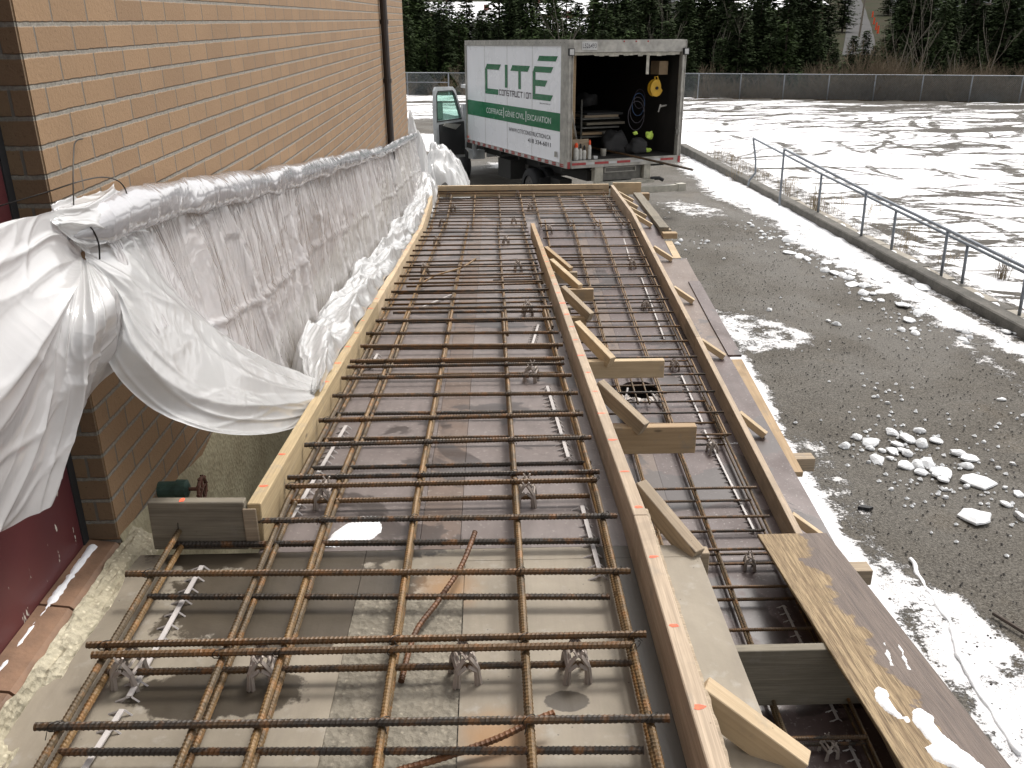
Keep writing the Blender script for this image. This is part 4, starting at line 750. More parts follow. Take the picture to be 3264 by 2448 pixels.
for i, (x, y, z) in enumerate(DATA['chL']):
    o = bpy.data.objects.new('bar_chair', cm); COL.objects.link(o); o.location = (x, y+.02, z); o.rotation_euler = (0, 0, random.uniform(-.25, .25))
    tag(o, 'grey plastic bar chair %s' % where.get(i, ('in the left bay' if i < 13 else 'on the far landing') + ', %s of its kind from the near end' % nth(i+1)), 'bar chair', 'bar chairs holding up the mats')
for i, (x, y, z) in enumerate(sorted(DATA['chR'], key=lambda p: p[1])):
    if i and abs(y-sorted(DATA['chR'], key=lambda p: p[1])[i-1][1]) < .02: continue
    o = bpy.data.objects.new('bar_chair', cm); COL.objects.link(o); o.location = (x, y+.02, z); o.rotation_euler = (0, 0, random.uniform(-.25, .25))
    tag(o, 'grey plastic bar chair in the right bay, %s from the near end' % nth(i+1), 'bar chair', 'bar chairs holding up the mats')
def strip(p0, p1, lb):
    p0, p1 = Vector(p0), Vector(p1); L = (p1-p0).length; mb = MB(); mb.box((0, -.006, .012), (L, .006, .016))
    n = int(L/.05)
    for i in range(n+1):
        x = L*i/max(1, n)
        for s in (-1, 1): mb.tube([(x, s*.005, .013), (x, s*.02, -.001)], .0028, 4); 
        mb.tube([(x, .0, .013), (x, .032, .0)], .0026, 4)
    o = mb.build('bolster_strip', M['strip']); o.matrix_world = frame(p0, p1)[0]; return tag(o, lb, 'plastic strip', 'toothed plastic strips under the bars')
dl = lambda y: HL(y)+D0; dr_ = lambda y: HR(y)+D0
for x0, y0, x1, y1, l in [(-.83, 1.15, -.80, 1.52, 'lowest toothed strip at the left by the sill'), (-.80, 1.56, -.79, 2.06, 'toothed strip above the lowest one by the sill'), (-.60, 2.30, -.565, 3.12, 'toothed strip beside the left form corner'), (-.58, 3.95, -.575, 4.2, 'short toothed strip by the white plastic'), (.255, 2.75, .235, 3.6, 'toothed strip along the middle board with dark feet'), (.275, 1.98, .262, 2.35, 'short toothed strip by the seam near the middle board'), (.20, 4.3, .26, 4.8, 'slanting toothed strip left of the middle board'), (-.43, 5.35, -.26, 5.75, 'loose strip lying askew in the left bay')]:
    strip((x0, y0, dl(y0)), (x1, y1, dl(y1)), l)
for x0, y0, x1, y1, l in [(1.42, 2.9, 1.40, 3.6, 'toothed strip under the soaked plank edge'), (1.43, 2.2, 1.42, 2.8, 'nearest toothed strip of the right bay'), (1.42, 4.2, 1.385, 5.3, 'toothed strip in the right bay nearest the plank'), (1.395, 5.4, 1.39, 6.1, 'toothed strip right of the round hole'), (1.38, 6.75, 1.40, 8.1, 'long toothed strip in the middle of the right bay'), (1.36, 8.55, 1.42, 9.9, 'far toothed strip of the right bay')]:
    strip((x0, y0, dr_(y0)), (x1, y1, dr_(y1)), l)
# tie wires at near crossings
tb = [b for b in DATA['LB'] if b[0] == 0]; k = 0
for b in tb:
    if b[2] > 5.4: break
    for x in LX + [-.872]:
        if x < b[1] or random.random() < .35: continue
        y = b[2]+(b[4]-b[2])*(x-b[1])/(b[3]-b[1]); z = HL(y)-.055; k += 1; mb = MB()
        pts = [(math.cos(a)*.013, math.cos(a+.4)*.011, math.sin(a)*.014) for a in [t*.62 for t in range(11)]]; mb.tube(pts, .0011, 4)
        ex, ey = random.uniform(-.018, .018), random.uniform(-.02, .01); mb.tube([(0, -.012, 0), (ex*.5, ey*.6-.012, .012), (ex, ey-.012, random.uniform(-.01, .024))], .0011, 4)
        o = mb.build('tie_wire', M['wire'], loc=(x, y, z)); tag(o, 'black wire twisted round a bar crossing in the nearer half of the left bay', 'tie wire', 'tie wires at bar crossings')
# debris bits on decks
# ------------------------------------------------------------------ polythene sheets
def crease(p, s, seed):
    q = Vector(p)*s + Vector((seed, seed*2.3, seed*.7)); n = noise.noise(q); n2 = noise.noise(q*2.3+Vector((5, 1, 9)))
    return (1-abs(n)*2.2)*.6 + (1-abs(n2)*2.2)*.4
def facet(p, s, seed):
    d, pts = noise.voronoi(Vector(p)*s + Vector((seed, 0, 0))); c = pts[0]; h = noise.cell_vector(c*3.1)-Vector((.5, .5, .5)); return (Vector(p)*s+Vector((seed, 0, 0))-c).dot(h)
def sheet(name, ctrl, nu, nv, disp, mat, lb, cat, thick=.0015):
    """Catmull-Rom surface through a control net of real points, displaced along its normals"""
    R = len(ctrl); Cn = len(ctrl[0]); net = [[Vector(p) for p in r] for r in ctrl]
    def cr(a, b, c, d, t): return .5*((2*b)+(c-a)*t+(2*a-5*b+4*c-d)*t*t+(3*b-a-3*c+d)*t**3)
    def ev(L, u):
        m = len(L)-1; i = min(int(u*m), m-1); t = u*m-i; return cr(L[max(i-1, 0)], L[i], L[i+1], L[min(i+2, m)], t)
    P_ = []
    for i in range(nu+1):
        row = [ev([net[r][c] for r in range(R)], i/nu) for c in range(Cn)]; P_.append([ev(row, j/nv) for j in range(nv+1)])
    vs = []
    for i in range(nu+1):
        for j in range(nv+1):
            a = P_[min(i+1, nu)][j]-P_[max(i-1, 0)][j]; b = P_[i][min(j+1, nv)]-P_[i][max(j-1, 0)]; n = a.cross(b); n = n.normalized() if n.length > 1e-9 else Vector((1, 0, 0))
            if n.x < 0: n = -n
            vs.append(P_[i][j]+n*disp(P_[i][j], i/nu, j/nv))
    fs = [(i*(nv+1)+j, i*(nv+1)+j+1, (i+1)*(nv+1)+j+1, (i+1)*(nv+1)+j) for i in range(nu) for j in range(nv)]
    o = MB().add(vs, fs).build(name, M[mat], smooth=True)
    return tag(o, lb, cat)
def rg_(q, k=3.2, p=2): return max(0, 1-abs(q)*k)**p
def sag(p, u, v):
    f = .014*rg_(noise.noise(Vector((v*2.3+u*.5, u*.7, 0))), 2.4, 1.3)+.005*rg_(noise.noise(Vector((v*6-u*1.2, u*1.6, 4))), 3.5, 2)+.003*rg_(noise.noise(Vector((v*3+u*4, u*5-v*3, 9))), 5, 2)
    return f*min(1, u*6)-.006
sheet('plastic_drape', DATA['SWAG'], 150, 90, sag, 'poly', 'white plastic swag hanging from the wall corner down to the left form board', 'plastic sheet')
def fan(p, u, v):
    f = .040*rg_(noise.noise(Vector((u*2.8, v*.6, 0))), 2.0, 1.2)+.010*rg_(noise.noise(Vector((u*8, v*1.0, 3))), 3.2, 2)+.004*rg_(noise.noise(Vector((u*4+v*3, v*3-u*3, 9))), 5, 2)
    return f*min(1, v*4)*(1-.25*v)-.01
sheet('plastic_drape', DATA['FAN'], 240, 100, fan, 'poly', 'white plastic hanging in folds in front of the red door at far left', 'plastic sheet')
sheet('plastic_drape', DATA['UP'], 60, 60, lambda p, u, v: .014*rg_(noise.noise(Vector((u*3, v*2, 0))))+.004*rg_(noise.noise(Vector((u*5, v*6, 5)))), 'poly', 'gathered white plastic where wire ties it to the brick corner', 'plastic sheet')
# sheet hanging down the wall under the roll
rollz = lerp_tab([(2.0, -.455), (2.45, -.47), (4.1, -.67), (6.3, -.89), (8.6, -1.13), (10.5, -1.27), (12.3, -1.42)])
cbot = lerp_tab([(2.33, -.76), (2.45, -.91), (2.62, -1.04), (2.92, -1.21), (3.38, -1.44), (3.95, -1.72), (4.6, -2.1)])
ny, nz = 560, 64; vs = []
for i in range(ny+1):
    y = 2.25+10.0*i/ny
    for j in range(nz+1):
        t = j/nz; z0 = rollz(y)-.02; z1 = max(HL(y)-.42, cbot(y)); z = z0+(z1-z0)*t
        x = -.975+.10*t+.02*math.sin(y*1.9+t)
        rg = lambda q: max(0, 1-abs(q)*3.2)**2
        pl = .030*rg(noise.noise(Vector((y*2.6+z*.5, z*.5, 0))))+.013*rg(noise.noise(Vector((y*7+z*1.4, z*.6, 4))))+.004*rg(noise.noise(Vector((y*24-z*2, z*1.3, 8))))+.022*facet((y*.8, z*.8, 0), 2.0, 3)
        ht = .012*math.exp(-((z-rollz(y)+.40+.02*math.sin(y*2.3))/.008)**2)
        vs.append((x+pl*(.3+.7*min(1, t*5))+ht, y, z))
m = nz+1
o = MB().add(vs, [(i*m+j, i*m+j+1, (i+1)*m+j+1, (i+1)*m+j) for i in range(ny) for j in range(nz)]).build('plastic_curtain', M['poly_thin'], smooth=True)
tag(o, 'thin milky plastic curtain with upright pleats hanging along the brick wall', 'plastic sheet')
# rolled top edge
mb = MB(); n = 20; N_ = 620; vs = []
for i in range(N_+1):
    y = 2.05+10.15*i/N_; r = .056-.0022*(y-2)+.010*noise.noise(Vector((y*2.1, 0, 0))); pinch = min(1, .42+abs(((y*.62+.25*math.sin(y*1.7)) % 1)-.5)*3.2); r *= (.72+.28*pinch)*min(1, .15+(y-2.05)/.22)
    c = Vector((-.968, y, rollz(y)))
    for k in range(n):
        a = 2*math.pi*k/n; rr = r*(.92+.22*rg_(noise.noise(Vector((math.cos(a)*.5+y*.6, y*1.3, math.sin(a)*.5))), 3, 2)+.04*rg_(noise.noise(Vector((math.cos(a)*.8+y*2, y*3.2, math.sin(a)*.8))), 3, 2)+.14*facet((math.cos(a)*.25, y*.6, math.sin(a)*.25), 2.6, 9)); vs.append(c+Vector((math.cos(a)*rr*.92, 0, math.sin(a)*rr*1.15)))
mb.add(vs, [(i*n+k, i*n+(k+1) % n, (i+1)*n+(k+1) % n, (i+1)*n+k) for i in range(N_) for k in range(n)]+[tuple(range(n)), tuple(range(N_*n+n-1, N_*n-1, -1))])
tag(mb.build('plastic_roll', M['poly_roll'], smooth=True), 'long crinkled roll of plastic fixed along the brick wall above the curtain', 'plastic roll')
# bunched plastic lying on the left form
ny, nz = 520, 60; vs = []
for i in range(ny+1):
    y = 3.15+8.6*i/ny; e0 = min(1, (y-3.1)/.5)
    wv = .5+.5*noise.noise(Vector((y*1.7, 0, 5)))
    for j in range(nz+1):
        t = j/nz; h = HL(y); w = (.27+.05*noise.noise(Vector((y*1.3, 2, 0))))*e0*(1 if y > 4.2 else .55+.45*(y-3.15)/1.05)+.03
        xr = XL(y)-.012-.03*wv*(1 if y > 3.5 else 0)-.04*max(0, noise.noise(Vector((y*3.1, 7, 0)))); x = xr-w*t
        arch = math.sin(math.pi*min(1, t*1.12))**.7
        z = h+.006+(.035+.075*wv)*arch*(.35+.65*e0)-.30*max(0, t-.62)**1.3*2.1
        d = .060*rg_(noise.noise(Vector((y*.9+t*1.3, t*2.0-y*.5, 1))), 2.3, 1.4)+.026*rg_(noise.noise(Vector((y*2.0+t*2.2, t*3-y*1.0, 5))), 2.8, 1.7)+.030*facet((y*.6+t*.5, t*.6, 0), 2.4, 5)+.010*rg_(noise.noise(Vector((y*12+t*6, t*7, 3))), 3, 2)-.03
        d *= min(1, t*6)
        vs.append((x+d*.35, y+d*.4, z+d))
m = nz+1
o = MB().add(vs, [(i*m+j, i*m+j+1, (i+1)*m+j+1, (i+1)*m+j) for i in range(ny) for j in range(nz)]).build('plastic_bunch', M['poly'], smooth=True)
tag(o, 'crumpled white plastic bunched along the outside of the left form board', 'plastic sheet')
def heap(loc, sx, sy, sz, seed, lb, res=15):
    vs = []; rn_ = random.Random(int(seed*10))
    for i in range(res+1):
        for j in range(res+1):
            u, v_ = i/res*2-1, j/res*2-1; r = math.hypot(u, v_)/1.15; k = max(0, 1-r*r)**.5; h = k*(.8+.38*noise.noise(Vector((u*1.6, v_*1.6, seed))))
            q = .10*k; vs.append((loc[0]+(u+rn_.uniform(-q, q))*sx, loc[1]+(v_+rn_.uniform(-q, q))*sy, loc[2]+(h+rn_.uniform(-.075, .075)*k)*sz))
    m = res+1; fs = []
    for i in range(res):
        for j in range(res):
            a, b, c, d = i*m+j, (i+1)*m+j, (i+1)*m+j+1, i*m+j+1
            fs += [(a, b, c), (a, c, d)] if rn_.random() < .5 else [(a, b, d), (b, c, d)]
    o = MB().add(vs, fs).build('plastic_heap', M['poly'], smooth=True)
    md = o.modifiers.new('soft', 'SUBSURF'); md.levels = md.render_levels = 2
    return tag(o, lb, 'plastic sheet', 'crumpled plastic heaps by the building corner')
heap((-.66, 13.0, -2.65), .36, .55, 1.12, 2.5, 'big bright crumpled plastic heap right of the wall end, behind the landing')
heap((-.98, 12.7, -2.6), .3, .45, .95, 7.5, 'crumpled plastic heap close against the building corner')
heap((-.84, 11.2, -2.10), .19, .65, .36, 4.5, 'low crumpled plastic beside the far end of the left form')
heap((-.99, 12.3, -2.1), .15, .20, .98, 9.5, 'upright tuft of plastic at the end of the rolled sheet')
# wires at the corner
def wirething(pts, lb, r=.0018):
    P_ = [Vector(p) for p in pts]; f = []
    for i in range(len(P_)-1):
        p0, p1, p2, p3 = P_[max(i-1, 0)], P_[i], P_[i+1], P_[min(i+2, len(P_)-1)]
        for k in range(8): t = k/8; f.append(.5*((2*p1)+(p2-p0)*t+(2*p0-5*p1+4*p2-p3)*t*t+(3*p1-p0-3*p2+p3)*t**3))
    f.append(P_[-1]); return tag(MB().tube(f, r, 5).build('wire', M['wire']), lb, 'wire', 'loose tie wires at the brick corner')
wirething([(-1.03, 2.36, -.275), (-1.02, 2.29, -.275), (-1.0, 2.22, -.305), (-.985, 2.165, -.345), (-.975, 2.12, -.40), (-.97, 2.10, -.42)], 'upper loose wire arching from the brickwork to the tied plastic')
wirething([(-1.15, 2.05, -.395), (-1.05, 2.13, -.372), (-.985, 2.20, -.355), (-.97, 2.30, -.362), (-.955, 2.36, -.385), (-.945, 2.36, -.42), (-.95, 2.28, -.43), (-.955, 2.19, -.425), (-.96, 2.12, -.425)], 'long looped wire below the upper one on the brick corner')
wirething([(-.958, 2.09, -.43), (-.945, 2.12, -.45), (-.94, 2.135, -.49), (-.942, 2.13, -.53)], 'short wire stretched down over the pinched plastic', .0022)
# ------------------------------------------------------------------ kerb wall, stones, railing
mb = MB(); ys = fr(2, 27, .25); vs = []
for y in ys:
    x = kerbx(y); zt = -3.45+.006*noise.noise(Vector((y*3, 0, 0))); g0 = gz(x, y)
    zt = max(zt, g0+.12); vs += [(x, y, g0-.2), (x+.01*noise.noise(Vector((y*5, 1, 0))), y, zt-.015), (x+.02, y, zt), (x+.20, y, zt), (x+.22, y, zt-.02), (x+.22, y, g0-.2)]
mb.add(vs, [(i*6+k, (i+1)*6+k, (i+1)*6+k+1, i*6+k+1) for i in range(len(ys)-1) for k in range(5)])
tag(mb.build('kerb_wall', M['conc_kerb']), 'low dark concrete kerb wall between the gravel lot and the snowy field', 'kerb')
for i in range(34):
    y = 6.6+i*.36; x = kerbx(y)+.225; w = .26+.06*noise.noise(Vector((i*1.7, 0, 0))); dz = -.035+.025*noise.noise(Vector((i*2.3, 1, 0))); j = .05*noise.noise(Vector((i*3.1, 4, 0)))
    if i % 7 == 3: w *= .7
    mt = Matrix.Translation((x, y, -3.6)) @ Matrix.Rotation(.045+j, 4, 'Z')
    mb = MB().box((0, 0, -.1), (w, .33, .11+dz), M=mt); tag(mb.build('paving_stone', M['conc_pave'] if i > 20 or i % 3 else M['conc_kerb']), 'flat pale stone in the broken row behind the kerb wall', 'stone', 'stones behind the kerb wall')
def snow_blob(name, x, y, z, rx, ry, rz_, seed, mat='snow', rough=.3, flat=False, sub=3):
    bm = bmesh.new(); bmesh.ops.create_icosphere(bm, subdivisions=sub, radius=1)
    rn = random.Random(seed); ax = Vector((rn.uniform(-.3, .3), rn.uniform(-.3, .3), 1)).normalized()
    planes = [(Vector((math.cos(a), math.sin(a), rn.uniform(-.2, .4))).normalized(), rn.uniform(.55, .95)) for a in [rn.uniform(0, 6.28) for _ in range(6)]]
    for v in bm.verts:
        p = v.co.copy(); p *= 1+rough*noise.noise(p*1.6+Vector((seed, 0, 0)))+rough*.4*noise.noise(p*4+Vector((0, seed, 0)))
        for n_, d_ in planes:
            k = p.dot(n_)-d_
            if k > 0: p -= n_*k
        v.co = Vector((p.x*rx, p.y*ry, p.z*rz_))
    me = bpy.data.meshes.new(name); bm.to_mesh(me); bm.free(); o = link(name, me, M[mat], smooth=not flat)
    o.location = (x, y, z); return o
for i in range(16):
    y = 7.2+i*.62+random.uniform(-.15, .15); o = snow_blob('snow_pocket', kerbx(y)+.24+random.uniform(-.02, .06), y, -3.50, .05, .11, .03, i+40); tag(o, 'pocket of snow caught between stones behind the kerb wall', 'snow', 'snow pockets behind the kerb wall')
rail = empty('pipe_railing', (6.2, 14, G), label='grey double pipe railing with a bent end post on the kerb wall', cat='railing')
ri = Matrix.Translation((-6.2, -14, -G))
def rpart(name, pts, r=.022, n=10):
    o = MB().tube(pts, r, n).build(name, M['rail'], rail, smooth=True); o.matrix_local = ri
rpart('post', [(5.80, 20.15, -3.5), (5.80, 20.10, -3.38), (5.92, 20.1, -3.22), (5.90, 20.1, -2.95), (5.80, 20.1, -2.465)])
for x, y, z in ((5.80, 17.9, -2.41), (6.27, 14.86, -2.70), (6.52, 12.48, -2.83), (6.68, 9.7, -3.10)): rpart('post', [(x+.02, y, -3.52), (x, y, z)])
for x, y, z in ((6.22, 16.86, -2.73), (6.45, 14.05, -2.86), (6.65, 12.12, -2.965), (6.66, 10.66, -3.045)): rpart('post', [(x+.02, y, -3.52), (x, y, z)])
rpart('top_rail', [(5.80, 17.9, -2.41), (6.27, 14.86, -2.70), (6.52, 12.47, -2.83), (6.75, 10.6, -2.955), (7.0, 7.6, -3.15)], .024)
rpart('lower_rail', [(5.80, 20.1, -2.465), (6.22, 16.86, -2.73), (6.45, 14.05, -2.86), (6.65, 12.12, -2.955), (6.76, 10.66, -3.02), (7.0, 7.6, -3.24)], .022)
# dry grass and weeds
def tuft(x, y, h, n, seed, lb, mat='grass', spread=.25, group='dry weeds behind the kerb wall'):
    rn = random.Random(seed); mb = MB()
    for _ in range(n):
        a = rn.uniform(0, 6.28); r0 = rn.uniform(0, spread); bx, by = r0*math.cos(a), r0*math.sin(a); hh = h*rn.uniform(.45, 1.1); lx, ly = rn.uniform(-.35, .35)*hh, rn.uniform(-.35, .35)*hh
        mb.tube([(bx, by, -.03), (bx+lx*.3, by+ly*.3, hh*.55), (bx+lx, by+ly, hh)], [.0035, .0028, .001], 3, cap=False)
        if rn.random() < .5:
            mb.tube([(bx+lx*.3, by+ly*.3, hh*.5), (bx+lx*.3+rn.uniform(-.12, .12), by+ly*.3+rn.uniform(-.12, .12), hh*.85)], [.0025, .001], 3, cap=False)
    return tag(mb.build('dry_weed', M[mat], loc=(x, y, gz(x, y))), lb, 'weed', group)
wl = [(6.35, 17.3, .75, 34, 'tall dry weed tuft right of the second railing post'), (7.5, 12.6, .45, 46, 'reddish bare shrub beyond the railing'), (6.95, 9.9, .62, 16, 'thin bare sapling sprouting beside the kerb'), (5.95, 21.5, .4, 26, 'dry grass left of the bent railing post')]
for i, (x, y, h, n_, l) in enumerate(wl): tuft(x, y, h, n_, i, l, 'twig' if i in (1, 2) else 'grass', .12 if i != 3 else .4, None)
for i in range(46):
    y = random.uniform(8, 26); x = kerbx(y)+.45+random.uniform(0, 1.6)*(1 if y < 18 else .4); tuft(x, y, random.uniform(.15, .42), random.randint(7, 20), 100+i, 'sparse dry weed poking through the snow beyond the kerb wall')
# ------------------------------------------------------------------ ice chunks
n1, n2 = DATA['CHN']
def ice_plate(x, y, z, rx, ry, th, seed):
    rn_ = random.Random(seed); n = rn_.randint(8, 12); rad = [rn_.uniform(.72, 1.12) for _ in range(n)]; a0 = rn_.uniform(0, 6.28); dome = rn_.uniform(.2, .9)*th*1.6; bm = bmesh.new()
    rings = []
    for k, (f, zz) in enumerate(((.90, -th*.5), (1.0, -th*.1), (.95, th*.4), (.62, th*.5+dome*.6), (.28, th*.5+dome))):
        rings.append([bm.verts.new((rx*f*r*math.cos(a0+6.283*i/n)+rn_.uniform(-.02, .02)*rx, ry*f*r*math.sin(a0+6.283*i/n)+rn_.uniform(-.02, .02)*ry, zz+rn_.uniform(-.12, .12)*th)) for i, r in enumerate(rad)])
    for a, b in zip(rings, rings[1:]):
        for i in range(n): bm.faces.new((a[i], a[(i+1) % n], b[(i+1) % n], b[i]))
    bm.faces.new(rings[-1]); bm.faces.new(rings[0][::-1])
    me = bpy.data.meshes.new('ice_chunk'); bm.to_mesh(me); bm.free(); o = link('ice_chunk', me, M['ice'], smooth=False); o.location = (x, y, z); return o
for i, (x, y, w, h) in enumerate(DATA['CH']):
    if w > .075:
        th = .016+.045*min(w, .4)*random.uniform(.3, 1); tilt = math.atan2(h*.9, w)*random.uniform(.1, .55); o = ice_plate(x, y, gz(x, y)+th*.6+.5*h*abs(math.sin(tilt))*.5, w*.52, max(h*.95, w*.38), th, i*3+1)
        o.rotation_euler = (tilt*random.choice((1, 1, .5, -.3)), random.uniform(-.25, .25), random.uniform(-.5, .5))
    else:
        rz_ = min(max(h*.42, .02), .06); o = snow_blob('ice_chunk', x, y, gz(x, y)+rz_*.45, w*.52, max(h*.75, w*.34), rz_, i*3+1, 'ice', .34, True, 2); o.rotation_euler = (random.uniform(-.35, .45), random.uniform(-.25, .25), random.uniform(-.4, .4))
    pile = 'in the scatter nearest the camera' if i < n1 else 'in the line beside the kerb wall' if i < n2 else 'in the far scatter toward the truck'
    tag(o, '%s ice chunk %s on the gravel' % ('large pale plate-like' if w > .3 else 'medium whitish' if w > .15 else 'small whitish', pile), 'ice chunk', 'ice chunks %s, %s' % (pile, 'large' if w > .3 else 'medium' if w > .15 else 'small'))
crumb = MB(); rn = random.Random(5)
for i in range(520):
    c = DATA['CH'][rn.randrange(len(DATA['CH']))]; x = c[0]+rn.gauss(0, .28); y = c[1]+rn.gauss(0, .45); s = rn.uniform(.006, .022)*(1+.03*y)
    if x < 2.0 or x > kerbx(y)-.05: continue
    z = gz(x, y)+.01; q = [(x+s*math.cos(a)*rn.uniform(.6, 1.2), y+s*math.sin(a)*rn.uniform(.6, 1.2)) for a in (0, 1.3, 2.5, 3.8, 5)]
    vs = [(a, b, z) for a, b in q]+[(x+rn.uniform(-.3, .3)*s, y, z+s*.8)]; crumb.add(vs, [(k, (k+1) % 5, 5) for k in range(5)])
tag(crumb.build('ice_crumbs', M['ice']), 'tiny crumbs of ice scattered over the gravel', 'ice crumbs', kind='stuff')
stones = MB()
for i in range(7000):
    x = rn.uniform(1.9, 6.2); y = 2.5+rn.random()**1.5*14; s = rn.uniform(.004, .013); z = gz(x, y)+.008+.012*noise.noise(Vector((x*1.2, y*1.2, 3)))
    vs = [(x+s*math.cos(a)*rn.uniform(.7, 1.2), y+s*math.sin(a)*rn.uniform(.7, 1.2), z) for a in (0, 1.5, 3.1, 4.7)]+[(x, y, z+s*.9)]; stones.add(vs, [(k, (k+1) % 4, 4) for k in range(4)], rn.choice([0, 0, 1]))
tag(stones.build('gravel', [plain('dark_gravel', (.035, .032, .03), .7), plain('light_gravel', (.11, .10, .085), .8)]), 'loose gravel over the lot', 'gravel', kind='stuff')
# cable / rope like ice ridge and stick on the ground, right foreground
mb = MB(); pts = [(2.95, 5.35), (2.9, 5.0), (2.88, 4.6), (2.78, 4.3), (2.74, 3.9), (2.72, 3.5)]
o = snow_blob('snow_ridge', 0, 0, 0, 1, 1, 1, 3); bpy.data.objects.remove(o)
P3 = [Vector((x, y, G+.02)) for x, y in pts]; f = []
for i in range(len(P3)-1):
    for k in range(14): f.append(P3[i].lerp(P3[i+1], k/14)+Vector((.02*noise.noise(Vector((i*14+k, 0, 0))*.2), 0, .006*noise.noise(Vector((i*14+k, 5, 0))*.5))))
tag(MB().tube(f, [.016+.012*noise.noise(Vector((i*.35, 9, 0))) for i in range(len(f))], 8).build('snow_ridge', M['snow'], smooth=True), 'narrow ridge of snow snaking along the ground at lower right', 'snow')
tag(MB().tube([(3.2, 4.7, G+.03), (3.5, 4.05, G+.03)], .012, 6).build('stick', M['bark']), 'dark thin stick lying in the slush at lower right', 'stick')
tag(MB().prism([(2.85, 6.07), (2.93, 6.04), (2.97, 6.06), (2.90, 6.10)], G+.01, G+.035).build('debris_scrap', M['black']), 'small dark scrap on the gravel beside the snow strip', 'scrap')
# ------------------------------------------------------------------ chain link fence
def fence(pts, spacing, h, lb):
    f = empty('chain_link_fence', (pts[0][0], pts[0][1], gz(*pts[0])), label=lb, cat='fence'); loc = Vector(f.location); inv = Matrix.Translation(-loc)
    A, B_ = Vector((*pts[0], 0)), Vector((*pts[1], 0)); L = (B_-A).length; d = (B_-A)/L; n = int(round(L/spacing))
    P0 = lambda s, z=0: Vector((A.x+d.x*s, A.y+d.y*s, gz(A.x+d.x*s, A.y+d.y*s)+z))
    for i in range(n+1):
        o = MB().tube([P0(i*spacing, -.1), P0(i*spacing, h+.02)], .032, 8).build('post', M['galv'], f, smooth=True); o.matrix_local = inv
    o = MB().tube([P0(s, h) for s in fr(0, n*spacing, 4)], .024, 8).build('top_rail', M['galv'], f, smooth=True); o.matrix_local = inv
    mb = MB(); st = .085; w = .011; nn = Vector((-d.y, d.x, 0))
    k = -h
    while k < n*spacing:
        for sgn in (1, -1):
            a0, a1 = (k, k+h) if sgn > 0 else (k+h, k); z0, z1 = .02, h
            if min(a0, a1) >= 0 and max(a0, a1) <= n*spacing:
                p, q = P0(a0, z0), P0(a1, z1); u = (q-p).normalized(); s_ = u.cross(nn)*w/2
                mb.add([p-s_, p+s_, q+s_, q-s_], [(0, 1, 2, 3)])
        k += st
    o = mb.build('wire_mesh', M['mesh_wire'], f); o.matrix_local = inv
    return f, inv, P0
fence((( 7.2, 52.3), (34.0, 42.0)), 2.23, 1.24, 'long chain link fence across the far side of the snowy field, right of the truck')
f, inv, P0 = fence(((-12.0, 57.0), (-2.3, 54.5)), 2.5, 1.24, 'chain link fence with a gate seen left of the truck')
for o_, (a, b) in (('gate_post', ((6.9, -.1), (6.9, 1.5))), ('gate_post', ((7.25, -.1), (7.25, 1.5)))):
    q = MB().tube([P0(*a), P0(*b)], .05, 8).build(o_, M['galv'], f); q.matrix_local = inv
q = MB().tube([P0(4.5, .72), P0(10, .72)], .022, 8).build('mid_rail', M['galv'], f); q.matrix_local = inv
fence(((-2.3, 54.5), (7.2, 52.3)), 2.4, 1.24, 'stretch of chain link fence behind the truck')
# ------------------------------------------------------------------ trees
def conifer(seed, hgt=6.5, rad=1.5, kind='spruce'):
    rn = random.Random(seed); mb = MB(); V_ = []; F_ = []
    z = .25*hgt*(.3 if kind == 'spruce' else .7)
    while z < hgt*.985:
        t = z/hgt; L = rad*(1-t)**(.75 if kind == 'spruce' else .5)*rn.uniform(.75, 1.1)+.12; nb = rn.randint(6, 9); a0 = rn.uniform(0, 6.28)
        if kind != 'spruce': L *= .75+.5*noise.noise(Vector((seed, z*1.1, 0)))
        for b in range(nb):
            a = a0+6.283*b/nb+rn.uniform(-.25, .25); l = L*rn.uniform(.6, 1.12); droop = rn.uniform(-.35, .02) if kind == 'spruce' else rn.uniform(-.05, .4); m = max(2, int(l/.16))
            for k in range(m):
                r = l*(k+.6)/m; c = Vector((r*math.cos(a), r*math.sin(a), z+droop*r+.07*(r/l)**2*(1 if kind == 'spruce' else 2)))
                for q in range(3):
                    s = rn.uniform(.15, .30)*(1.25-.5*r/l); yaw = a+rn.uniform(-1.0, 1.0); p = c+Vector((rn.uniform(-.09, .09), rn.uniform(-.09, .09), rn.uniform(-.09, .07)))
                    dx = Vector((math.cos(yaw), math.sin(yaw), rn.uniform(-.5, .25)))*s; dy = Vector((-math.sin(yaw), math.cos(yaw), rn.uniform(-.5, .5)))*s*.36
                    i = len(V_); V_ += [p-dy*.5, p+dx*.55-dy, p+dx*1.25, p+dx*.55+dy]; F_.append((i, i+1, i+2, i+3))
        z += rn.uniform(.13, .24)*(1 if kind == 'spruce' else 1.3)
    return MB().add(V_, F_).mesh('crown'), MB().tube([(0, 0, -1), (0, 0, hgt*.5), (0, 0, hgt)], [.12, .07, .015], 6).mesh('trunk')
